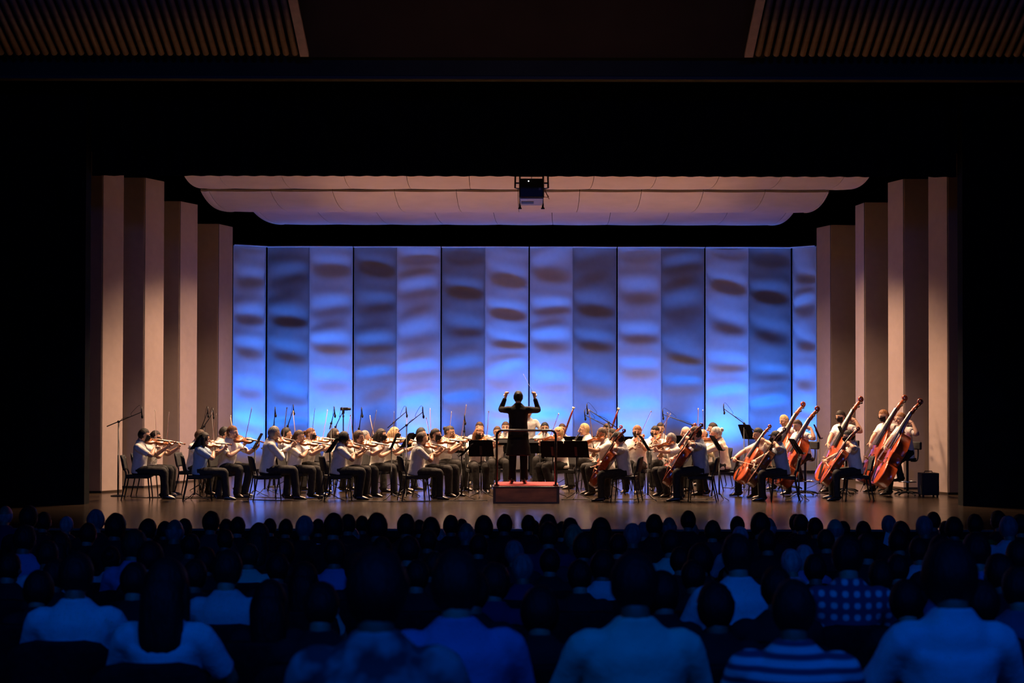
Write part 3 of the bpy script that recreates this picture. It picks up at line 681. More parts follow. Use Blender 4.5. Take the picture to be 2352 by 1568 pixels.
    for i in range(4):
        g = G(); y = yc+pb*(.15+.2*i); z = zc-sr*(.1+.18*i); sd = 1 if i % 2 else -1
        g.tube([(-sd*wf1*1.1, y, z), (sd*wf1*2.0, y, z), (sd*wf1*2.05, y, z), (sd*wf1*3.2, y, z)], [sr*.16, sr*.18, sr*.34, sr*.30], 7); res.append(('peg', g.mesh('peg', M_ebony)))
    g = G(); yb = .40*L; hb = W*.30 if kind != 'bass' else W*.36
    g.prism([(-W*.19, 0), (-W*.11, 0), (0, hb*.25), (W*.11, 0), (W*.19, 0), (W*.17, hb*.5), (W*.14, hb*.92), (0, hb*1.05), (-W*.14, hb*.92), (-W*.17, hb*.5)], -W*.02, W*.02, 0,
            Matrix.Translation((0, yb, zt_-ar*.15)) @ Matrix.Rotation(R(90), 4, 'X')); res.append(('bridge', g.mesh('bridge', M_bridge, False)))
    g = G(); zb = zt_+hb
    g.add([(-W*.06, L*.03, zt_), (W*.06, L*.03, zt_), (W*.13, L*.30, zt_+hb*.55), (-W*.13, L*.30, zt_+hb*.55), (-W*.06, L*.03, zt_+W*.06), (W*.06, L*.03, zt_+W*.06), (W*.13, L*.30, zt_+hb*.65), (-W*.13, L*.30, zt_+hb*.65)],
          [(3, 2, 1, 0), (4, 5, 6, 7), (0, 1, 5, 4), (1, 2, 6, 5), (2, 3, 7, 6), (3, 0, 4, 7)]); res.append(('tailpiece', g.mesh('tailpiece', M_ebony, False)))
    g = G()
    for i in range(4):
        u = (i-1.5)/1.5; g.tube([(u*W*.09, L*.29, zt_+hb*.62), (u*W*.12, yb, zb-W*.01), (u*wf1*.6, yc, h1+W*.05), (u*wf1*.3, yc+pb*(.2+.15*i), zc)], P['st'], 4)
    res.append(('strings', g.mesh('strings', M_string)))
    for sx in (-1, 1):
        g = G(); x0 = sx*W*.34; z = lambda x: D/2+ar*(1-(x/(W*.62))**2)*.93+W*.006
        pts = [(sx*W*.25, .50*L), (sx*W*.21, .485*L), (sx*W*.27, .47*L), (sx*W*.33, .43*L), (sx*W*.37, .37*L), (sx*W*.44, .335*L), (sx*W*.49, .345*L), (sx*W*.44, .36*L)]
        g.tube([(x, y, z(x)) for x, y in pts], [W*.028, W*.026, W*.014, W*.022, W*.018, W*.014, W*.026, W*.024], 5, sub=3, side=(0, 0, 1)); res.append(('sound_hole', g.mesh('sound_hole', M_ebony)))
    if kind in ('violin', 'viola'):
        g = G(); g.ball((-W*.42, .10*L, zt_+.008), (W*.36, W*.26, .009), 10, 6); res.append(('chin_rest', g.mesh('chin_rest', M_ebony)))
    else:
        g = G(); g.tube([(0, 0.01, 0), (0, -.03*L, 0), (0, -.031*L, 0), (0, -.36*L if kind != 'bass' else -.16*L, 0)], [W*.06, W*.05, W*.02, W*.014], 7); res.append(('endpin', g.mesh('endpin', M_gun)))
    INSTR[kind] = res; return res
def frame(org, a, n):
    """matrix with local Y along a and local Z near n"""
    a = Vector(a).normalized(); n = Vector(n); n = (n-a*n.dot(a)).normalized(); x = a.cross(n)
    M = Matrix((x, a, n)).transposed().to_4x4(); M.translation = org; return M
def place_instr(kind, M, label, group):
    nm = {'dark_cello': 'cello', 'bass': 'double_bass'}.get(kind, kind)
    rt = root(nm, label, nm.replace('_', ' '), M, group)
    for n, me in instr_meshes(kind): link(n, me, rt)
    return rt
def bow_meshes(L):
    key = 'bow%.2f' % L
    if key in INSTR: return INSTR[key]
    res = []
    g = G(); g.tube([(0, -.03, 0), (0, L*.3, -.006), (0, L*.6, -.009), (0, L, 0)], [.0046, .0046, .004, .003], 6, sub=4); res.append(('stick', g.mesh('stick', M_stick)))
    g = G(); g.box((0, L*.5, -.020), (.010, L*.97, .002)); res.append(('bow_hair', g.mesh('bow_hair', M_bowhair, False)))
    g = G(); g.box((0, .03, -.012), (.012, .05, .02)); res.append(('frog', g.mesh('frog', M_ebony, False)))
    g = G(); g.prism([(L-.012, -.021), (L+.006, -.021), (L+.012, .004), (L-.02, .004)], -.004, .004, 0, Matrix(((0, 0, 1, 0), (1, 0, 0, 0), (0, 1, 0, 0), (0, 0, 0, 1)))); res.append(('tip', g.mesh('tip', M_bowhair, False)))
    INSTR[key] = res; return res
def place_bow(M, L, label, group):
    rt = root('bow', label, 'bow', M, group)
    for n, me in bow_meshes(L): link(n, me, rt)
M_wood_wind = mat('grenadilla', (0.015, 0.012, 0.012), 0.3, coat=0.3); M_bsn = mat('maroon_bassoon', (0.16, 0.015, 0.012), 0.25, coat=0.6); M_ivory = mat('ivory_ring', (0.78, 0.72, 0.6), 0.4)
def wind(kind, M, label):
    rt = root(kind, label, kind, M, 'woodwinds')
    g = G()
    if kind == 'bassoon':
        g.tube([(0, 0, 0), (0, .05, 0), (0, 1.0, 0), (0, 1.26, 0)], [.026, .026, .021, .017], 10); g.tube([(.045, .05, 0), (.045, .62, 0)], [.022, .014], 9); g.obj('tube', M_bsn, rt, smooth=True)
        g = G(); g.tube([(0, 1.25, 0), (0, 1.27, 0), (0, 1.30, 0)], [.018, .029, .029], 12); g.tube([(0, 1.298, 0), (0, 1.302, 0)], [.016, .016], 10, 1); g.obj('bell_ring', [M_ivory, M_bsn], rt, smooth=True)
        g = G(); g.tube([(.045, .62, 0), (.055, .70, .02), (.08, .74, .08), (.10, .72, .16)], [.005, .005, .004, .003], 6, sub=4); g.obj('crook', M_chrome, rt, smooth=True)
        L = 1.1; q = .024
    elif kind == 'flute':
        g.tube([(0, 0, 0), (0, .67, 0)], .0095, 9); g.obj('tube', M_chrome, rt, smooth=True); L = .6; q = .011
        g = G(); g.ball((0, .08, .009), (.012, .016, .005), 8, 5); g.obj('lip_plate', M_chrome, rt, smooth=True)
    else:
        g.tube([(0, 0, 0), (0, .06, 0), (0, .50, 0), (0, .56, 0), (0, .62, 0)], [.006, .0135, .0135, .018, .034], 10, cap=False); g.obj('tube', M_wood_wind, rt, smooth=True)
        g = G(); g.tube([(0, -.05, 0), (0, .01, 0)], [.004, .009], 7); g.obj('mouthpiece', M_ebony, rt, smooth=True); L = .52; q = .014
    for i in range(7):
        g = G(); g.ball((0, L*(.15+.11*i), q+.003), (.008, .01, .004), 7, 4); g.tube([(.012, L*(.12+.11*i), q), (.012, L*(.2+.11*i), q)], .002, 4); g.obj('key', M_chrome, rt, smooth=True)
    return rt

# ------------------------------------------------------------------ furniture
CH = {}
def chair_parts():
    if CH: return CH['p']
    p = []
    g = G(); pr = [(-.225, -.22), (-.20, -.245), (.20, -.245), (.225, -.22), (.215, .19), (.19, .215), (-.19, .215), (-.215, .19)]
    g.prism(pr, .425, .475); p.append(('seat', g.mesh('seat', M_pad, False)))
    g = G(); n = 8; vs = []
    for zz, hw in ((.56, .185), (.60, .205), (.70, .21), (.80, .205), (.84, .18)):
        for i in range(n+1):
            u = -1+2*i/n; vs.append((u*hw, .235+.05*(zz-.56)/.28+.03*(1-u*u), zz))
    m = len(vs); vs += [(x, y+.035, z) for x, y, z in vs]
    fs = []
    for j in range(4):
        for i in range(n):
            f = (j*(n+1)+i, j*(n+1)+i+1, (j+1)*(n+1)+i+1, (j+1)*(n+1)+i); fs += [f, tuple(m+v for v in f[::-1])]
        fs += [(j*(n+1), (j+1)*(n+1), m+(j+1)*(n+1), m+j*(n+1)), (j*(n+1)+n, m+j*(n+1)+n, m+(j+1)*(n+1)+n, (j+1)*(n+1)+n)]
    for i in range(n): fs += [(i, m+i, m+i+1, i+1), (4*(n+1)+i, 4*(n+1)+i+1, m+4*(n+1)+i+1, m+4*(n+1)+i)]
    g.add(vs, fs); p.append(('backrest', g.mesh('backrest', M_pad, True)))
    for sx in (-1, 1):
        g = G(); g.tube([(sx*.205, -.19, .43), (sx*.225, -.23, 0)], [.014, .011], 8); p.append(('leg', g.mesh('leg', M_metal)))
        g = G(); g.tube([(sx*.20, .285, .80), (sx*.205, .25, .60), (sx*.205, .215, .44), (sx*.225, .30, 0)], [.011, .013, .014, .011], 8, sub=3); p.append(('leg', g.mesh('leg', M_metal)))
    g = G(); g.tube([(-.20, -.2, .415), (.20, -.2, .415), (.20, .2, .415), (-.20, .2, .415), (-.20, -.2, .415)], .011, 6); p.append(('seat_frame', g.mesh('seat_frame', M_metal)))
    CH['p'] = p; return p
def chair(M, label):
    rt = root('orchestra_chair', label, 'chair', M, 'orchestra chairs on the stage')
    for n, me in chair_parts(): link(n, me, rt)
def stool(M, label):
    rt = root('bass_stool', label, 'stool', M, 'stools of the double bass players')
    g = G(); g.tube([(0, .02, .70), (0, .02, .705), (0, .02, .75), (0, .02, .765)], [.15, .18, .18, .14], 16); g.obj('seat', M_pad, rt, smooth=True)
    g = G(); g.tube([(0, .02, .05), (0, .02, .70)], .025, 8); g.obj('post', M_metal, rt, smooth=True)
    g = G(); g.box((0, .24, 1.0), (.30, .05, .16)); bevel(g.obj('backrest', M_pad, rt), .02)
    g = G(); g.tube([(0, .1, .69), (0, .24, .70), (0, .27, .85), (0, .26, .98)], .014, 6, sub=3); g.obj('back_post', M_metal, rt)
    g = G(); g.tube([(.17*math.cos(a), .02+.17*math.sin(a), .28) for a in np.linspace(0, 2*math.pi, 17)], .012, 6, cap=False); g.tube([(-.17, .02, .28), (.17, .02, .28)], .008, 6); g.obj('foot_ring', M_chrome, rt, smooth=True)
    for i in range(5):
        a = i*2*math.pi/5; g = G(); g.tube([(0, .02, .08), (.2*math.cos(a), .02+.2*math.sin(a), .055), (.27*math.cos(a), .02+.27*math.sin(a), .02)], [.022, .018, .018], 6); g.obj('leg', M_metal, rt)
def music_stand(x, y, yaw, label, h=1.02, tilt=58, desk=(.50, .34), rim=None, z0=0.0, paper=None):
    """yaw: direction (deg, 0=right, 90=upstage) that the reading side faces"""
    M = Matrix.Translation((x, y, z0)) @ Matrix.Rotation(R(yaw+90), 4, 'Z')      # reading side faces local -Y
    rt = root('music_stand', label, 'music stand', M, 'music stands among the players')
    g = G(); g.tube([(0, 0, .10), (0, 0, h*.55), (0, 0, h*.551), (0, .0, h)], [.016, .016, .011, .011], 8); g.obj('post', M_metal, rt, smooth=True)
    for i in range(3):
        a = R(90+120*i); g = G(); g.tube([(.02*math.cos(a), .02*math.sin(a), .13), (.16*math.cos(a), .16*math.sin(a), .05), (.27*math.cos(a), .27*math.sin(a), .008)], .008, 6); g.obj('leg', M_metal, rt, smooth=True)
    T = Matrix.Translation((0, -.01, h)) @ Matrix.Rotation(R(tilt), 4, 'X')      # desk plane in local XY, normal +Z
    w2, hh = desk
    g = G(); g.prism([(-w2/2, -.04), (w2/2, -.04), (w2/2-.015, hh-.05), (w2/2-.06, hh-.04), (-w2/2+.06, hh-.04), (-w2/2+.015, hh-.05)], -.008, 0, 0, T)
    d_ = g.obj('desk', M_stand, rt)
    g = G(); g.box((0, -.04, .02), (w2, .006, .05)); lip = g.obj('ledge', M_stand, rt); lip.matrix_local = T
    g = G(); g.bar((0, 0, -.02), (0, hh*.55, -.02), .05, .02, 0, (0, 0, 1)); br = g.obj('bracket', M_metal, rt); br.matrix_local = T
    if rim:
        g = G(); g.box((0, hh/2-.04, .004), (w2*.98, hh*.98, .004)); q = g.obj('folder_board', rim, rt, label='red music folder on the desk'); q.matrix_local = T
    if paper:
        pr = root('sheet_music', paper, 'sheet music', M @ T, 'sheet music on the stands'); g = G()
        for sx in (-1, 1):
            g.add([(sx*.002, -.03, .012), (sx*.225, -.03, .006), (sx*.225, .27, .006), (sx*.002, .27, .012)], [(0, 1, 2, 3)])
        g.obj('page', M_paper, pr)
def mic_stand(base, top, tip, label, round_base=False, z0=0.0):
    """base floor point, top = swivel point of the boom, tip = boom end where the microphone hangs"""
    base = Vector(base); top = Vector(top); tip = Vector(tip)
    rt = root('microphone_stand', label, 'microphone stand', Matrix.Translation((base.x, base.y, z0)), 'microphone stands on the stage')
    b0 = Vector((base.x, base.y, z0)); top = top-b0; tip = tip-b0
    g = G(); g.tube([(0, 0, .02), (0, 0, top.z*.55), (0, 0, top.z*.551), (0, 0, top.z)], [.016, .016, .010, .010], 8); g.obj('pole', M_metal, rt, smooth=True)
    if round_base:
        g = G(); g.tube([(0, 0, 0), (0, 0, .015), (0, 0, .03)], [.14, .14, .06], 20); g.obj('base', M_metal, rt)
    else:
        for i in range(3):
            a = R(30+120*i); g = G(); g.tube([(0, 0, .16), (.30*math.cos(a), .30*math.sin(a), .01)], .009, 6); g.obj('leg', M_metal, rt)
    u = (tip-top).normalized(); L = (tip-top).length
    g = G(); g.tube([top-u*min(.28, L*.5), top, tip], [.011, .010, .008], 8); g.obj('boom', M_metal, rt, smooth=True)
    g = G(); g.ball(top, .026, 8, 6); g.obj('swivel', M_metal, rt)
    g = G(); g.tube([tip+Vector((0, 0, .10)), tip+Vector((0, 0, .02)), tip+Vector((.01, 0, -.06))], [.010, .012, .013], 8); mc = g.obj('microphone', M_metal, rt, smooth=True)
    g = G(); g.ball(tip+Vector((.015, 0, -.09)), (.022, .022, .04), 9, 7); g.obj('windscreen', mat('foam', (.01, .01, .01), .95), mc, smooth=True)
    g = G(); t2 = tip+Vector((0, 0, .10)); mid = tip-u*L*.45
    g.tube([t2, t2+Vector((0, 0, .05))-u*.06, mid+Vector((0, 0, .06)), mid, top+Vector((.02, 0, -.02)), Vector((top.x+.03, top.y, top.z*.5)), Vector((.05, -.03, .03)), Vector((.22, -.08, .006))], .004, 5, sub=4); g.obj('cable', M_metal, rt, smooth=True)

# ------------------------------------------------------------------ podium, conductor
pA = on_floor(1133, 1155); pB = on_floor(1284, 1155); zP = 0.31; cx = (pA.x+pB.x)/2; wP = pB.x-pA.x; dP = 1.3
rt = root('conductor_podium', 'dark wooden conductor podium with red carpet and rail', 'podium', Matrix.Translation((cx, pA.y, 0)))
M_pod = mat('podium_wood', (0.30, 0.10, 0.04), 0.4, var=0.55, scale=2.2, stretch=(1, 1, 3), coat=0.2); M_podd = mat('podium_edge', (0.025, 0.012, 0.008), 0.4)
g = G(); g.box((0, dP/2, zP/2-.01), (wP-.06, dP, zP-.03)); g.obj('box', M_pod, rt)
g = G()
for sx in (-1, 1): g.box((sx*(wP/2-.02), .0, zP/2), (.05, .05, zP))
g.box((0, 0, .012), (wP, .04, .024)); g.obj('edge_trim', M_podd, rt)
g = G(); g.box((0, dP/2, zP-.018), (wP+.02, dP+.04, .036)); bevel(g.obj('top_board', M_podd, rt), .008)
g = G(); g.box((0, dP/2+.01, zP+.006), (wP-.03, dP-.02, .014)); g.obj('carpet', mat('red_carpet', (0.34, 0.02, 0.024), 0.9, var=0.2, scale=60), rt)
g = G(); rx = wP/2-.06; h = 1.03
pts = [(-rx, .09, zP), (-rx, .09, zP+h-.10)]+[(-rx+.10-.10*math.cos(a), .09, zP+h-.10+.10*math.sin(a)) for a in np.linspace(0, math.pi/2, 6)][1:]
pts += [(-x, y, z) for x, y, z in pts[::-1]]
g.tube(pts, .022, 10); g.obj('rail', mat('rail_black', (0.015, 0.014, 0.014), 0.25, coat=0.3), rt, smooth=True)
g = G()
for sx in (-1, 1): g.tube([(sx*rx, .09, zP+.012), (sx*rx, .09, zP+.03)], .05, 12)
g.obj('rail_flange', M_metal, rt)

def Mof(px, d, z, theta, sc): return Matrix.Translation((px, d, z)) @ Matrix.Rotation(R(theta+90), 4, 'Z') @ Matrix.Diagonal((sc, sc, sc, 1))
f = Fig(hipz=.93, lean=1, hpitch=0)
for k in (-1, 1): f.setleg(k, (k*.10, -.02, .50), (k*.115, .02, .085))
f.setarm(1, f.T(.235, -.25, .66), (.55, -.25, -1), (-.15, -.25, 1), (-.6, -.7, 0), 1.15)
f.setarm(-1, f.T(-.30, -.24, .655), (-.6, -.25, -1), (.1, -.2, 1), (.5, -.8, 0), 1.0)
cp = at_depth(1190, 1110, 27.25); sc = (at_depth(1190, 897, 27.25).z-zP-.013)/f.top
Mc = Mof(cp.x, 27.25, zP+.013, 90, sc)
rc = root('person', 'conductor in long black coat on the podium, arms raised, back turned', 'person', Mc)
M_coat = mat('black_coat', (0.010, 0.009, 0.009), 0.75, var=0.2, scale=10, bump=0.4, bscale=12, spec=0.25)
f.build_all(rc, 'light', ('bun', 'black'), sleeve='long', coat=M_coat, trs=mat('black_suit_trousers', (0.007, 0.007, 0.007), 0.85, bump=0.3, bscale=14, spec=0.1))
W_ = f.arm[-1][1]; hd = f.arm[-1][2].normalized()
b0 = W_+hd*.085+Vector((.02, -.03, 0)); tip = b0+Vector((.17, -.05, .33))
rb = root('baton', 'thin pale baton in the right hand of the conductor', 'baton', Mc @ frame(b0, tip-b0, (0, -1, 0)))
g = G(); g.tube([(0, -.03, 0), (0, .02, 0), (0, .06, 0), (0, .40, 0)], [.009, .010, .004, .002], 7); g.obj('shaft', mat('baton_wood', (0.72, 0.6, 0.42), 0.5), rb, smooth=True)
g = G(); g.ball((0, -.02, 0), (.011, .022, .011), 8, 6); g.obj('handle', M_bridge, rb, smooth=True)

# ------------------------------------------------------------------ players
def pose(kind, female, rnd):
    j = lambda a: rnd.uniform(-a, a)
    if kind in ('violin', 'viola'):
        f = Fig(lean=5+j(4), twist=-6+j(4), hyaw=16+j(6), hpitch=12+j(5), htilt=8+j(4), build=1+j(.05), female=female).sit(.13+j(.03), .43, .02+j(.05))
        for k in (-1, 1):
            K, A, T_ = f.leg[k]; dy = j(.10); f.leg[k] = (K+Vector((j(.03), dy*.2, j(.01))), A+Vector((j(.03), dy+.03, 0)), Vector((k*.15+j(.15), -1, 0)))
        up = Vector((0, 0, 1)); a = (f.Rt @ Vector((.50+j(.1), -.86, -.03+j(.06)))).normalized()
        B = f.N+f.Rt @ Vector((.055, -.055, .035)); n = (Vector((-.45, -.22, .88))); Mi = frame(B, a, n); nn = Mi.to_3x3() @ Vector((0, 0, 1))
        Lt = .59 if kind == 'violin' else .66
        hp = B+a*(Lt*.80)-nn*.025
        f.setarm(1, hp-a*.035-Vector((0, 0, .055))+Vector((.03, 0, 0)), (.35, -.1, -1), a*.35+nn*.8-Vector((.3, 0, 0)), (-.85, .35, .3), .75)
        ct = B+a*(.215*Lt/.59)+nn*.045
        b = Vector((.40+j(.32), -.16+j(.28), .90)); b = (b-a*b.dot(a)).normalized()
        fr = ct-b*(.10+rnd.uniform(0, .12)); bn = (b.cross(a)).normalized()
        Mb = frame(fr, b, nn)
        f.setarm(-1, fr-b*.02+Vector((-.055, .035, -.03)), (-1, -.1, -.75), (.75, -.45, .2), (.2, -.5, -.8), .75)
        return f, [(kind, Mi)], (Mb, .73)
    if kind in ('cello', 'dark_cello'):
        f = Fig(lean=6+j(3), twist=j(4), hyaw=-6+j(6), hpitch=14+j(8), htilt=-4, build=1+j(.05), female=female).sit(.27, .40, .02, .02)
        B = Vector((.05, -.60, .27)); a = Vector((.10, .58, .90)).normalized(); n = Vector((-.06, -.85, .52)); Mi = frame(B, a, n); nn = Mi.to_3x3() @ Vector((0, 0, 1)); xx = Mi.to_3x3() @ Vector((1, 0, 0))
        hp = B+a*(.90+j(.05))
        f.setarm(1, hp+Vector((.085, -.03, -.01)), (1, -.2, .1), (-.65, -.55, .25), (-.4, .7, -.2), .8)
        ct = B+a*.36+nn*.17; b = Vector((1, .10, .12+j(.1))); b = (b-a*b.dot(a)).normalized(); fr = ct-b*(.30+j(.08)); Mb = frame(fr, b, nn)
        f.setarm(-1, fr+Vector((-.07, .04, .03)), (-1, .2, .1), (.8, -.4, -.3), (.1, -.3, -.9), .7)
        return f, [(kind, Mi)], (Mb, .70)
    if kind == 'bass':
        f = Fig(hipz=.84, lean=9+j(3), twist=4, hyaw=-4+j(6), hpitch=12+j(6), htilt=-5, build=1+j(.04), female=female)
        f.setleg(1, (.22, -.36, .66), (.24, -.28, .37), (.1, -1, 0)); f.setleg(-1, (-.17, -.22, .47), (-.22, -.26, .085), (-.2, -1, 0))
        B = Vector((.10, -.70, .19)); a = Vector((.12, .50, .90)).normalized(); n = Vector((-.25, -.85, .47)); Mi = frame(B, a, n); nn = Mi.to_3x3() @ Vector((0, 0, 1))
        hp = B+a*1.40
        f.setarm(1, hp+Vector((.08, -.06, .0)), (1, -.1, -.2), (-.7, -.4, .2), (-.3, .8, -.2), .8)
        ct = B+a*.66+nn*.20
        f.setarm(-1, ct+Vector((-.12, .03, .06)), (-1, .1, .2), (.7, -.25, -.65), (.35, -.2, -.9), .55)
        return f, [(kind, Mi)], None
    if kind in ('clarinet', 'flute', 'bassoon'):
        f = Fig(lean=4+j(2), hpitch=8+j(4), hyaw=j(8), build=1+j(.05), female=female).sit(.15, .43, .0)
        mo = f.H+f.Rh @ Vector((0, -.108, -.066))
        if kind == 'clarinet':
            a = Vector((0, -.55, -.83)); Mi = frame(mo-a*0, a, (0, -.8, .5)); hps = (mo+a.normalized()*.20, mo+a.normalized()*.38)
            f.setarm(1, hps[0]+Vector((.05, .05, -.01)), (1, 0, -.8), (-.5, -.6, .1), (-.6, .3, 0), .7); f.setarm(-1, hps[1]+Vector((-.05, .06, -.01)), (-1, 0, -.8), (.5, -.6, .1), (.6, .3, 0), .7)
        elif kind == 'flute':
            a = Vector((-1, -.12, -.18)).normalized(); Mi = frame(mo-a*.08+Vector((0, -.01, .004)), a, (0, -.6, .8)); hps = (mo+a*.22, mo+a*.46)
            f.setarm(1, hps[0]+Vector((.03, -.07, -.03)), (.8, -.5, -.8), (-.7, .5, .3), (-.1, .9, .2), .8); f.setarm(-1, hps[1]+Vector((0, .07, -.05)), (-1, 0, -.6), (.3, -.7, .3), (0, -.6, -.7), .7)
        else:
            a = Vector((.34, -.10, .93)).normalized(); B0 = Vector((-.16, -.26, .40)); Mi = frame(B0, a, (-.3, -.9, 0)); hps = (B0+a*.62, B0+a*.32)
            f.setarm(1, hps[0]+Vector((.05, .03, -.01)), (1, 0, -.7), (-.6, -.5, .2), (-.7, .3, 0), .8); f.setarm(-1, hps[1]+Vector((-.05, .04, .0)), (-1, .2, -.6), (.6, -.5, 0), (.6, .2, -.3), .8)
        return f, [(kind, Mi)], None
    if kind == 'stand':
        f = Fig(hipz=.92, lean=3, hpitch=10, build=1.05, female=female)
        for k in (-1, 1): f.setleg(k, (k*.10, -.02, .50), (k*.11, .02, .085)); f.setarm(k, f.T(k*.22, -.28, .12), (k, .3, -.6), (0, -.9, -.2), (0, 0, -1), .6)
        return f, [], None
    f = Fig(lean=3, hpitch=6+j(5), hyaw=j(8), build=1+j(.05), female=female).sit(.15, .43, .0)
    for k in (-1, 1): f.setarm(k, f.T(k*.12, -.30, .10), (k, .2, -.5), (-k*.5, -.8, -.2), (0, 0, -1), .5)
    return f, [], None

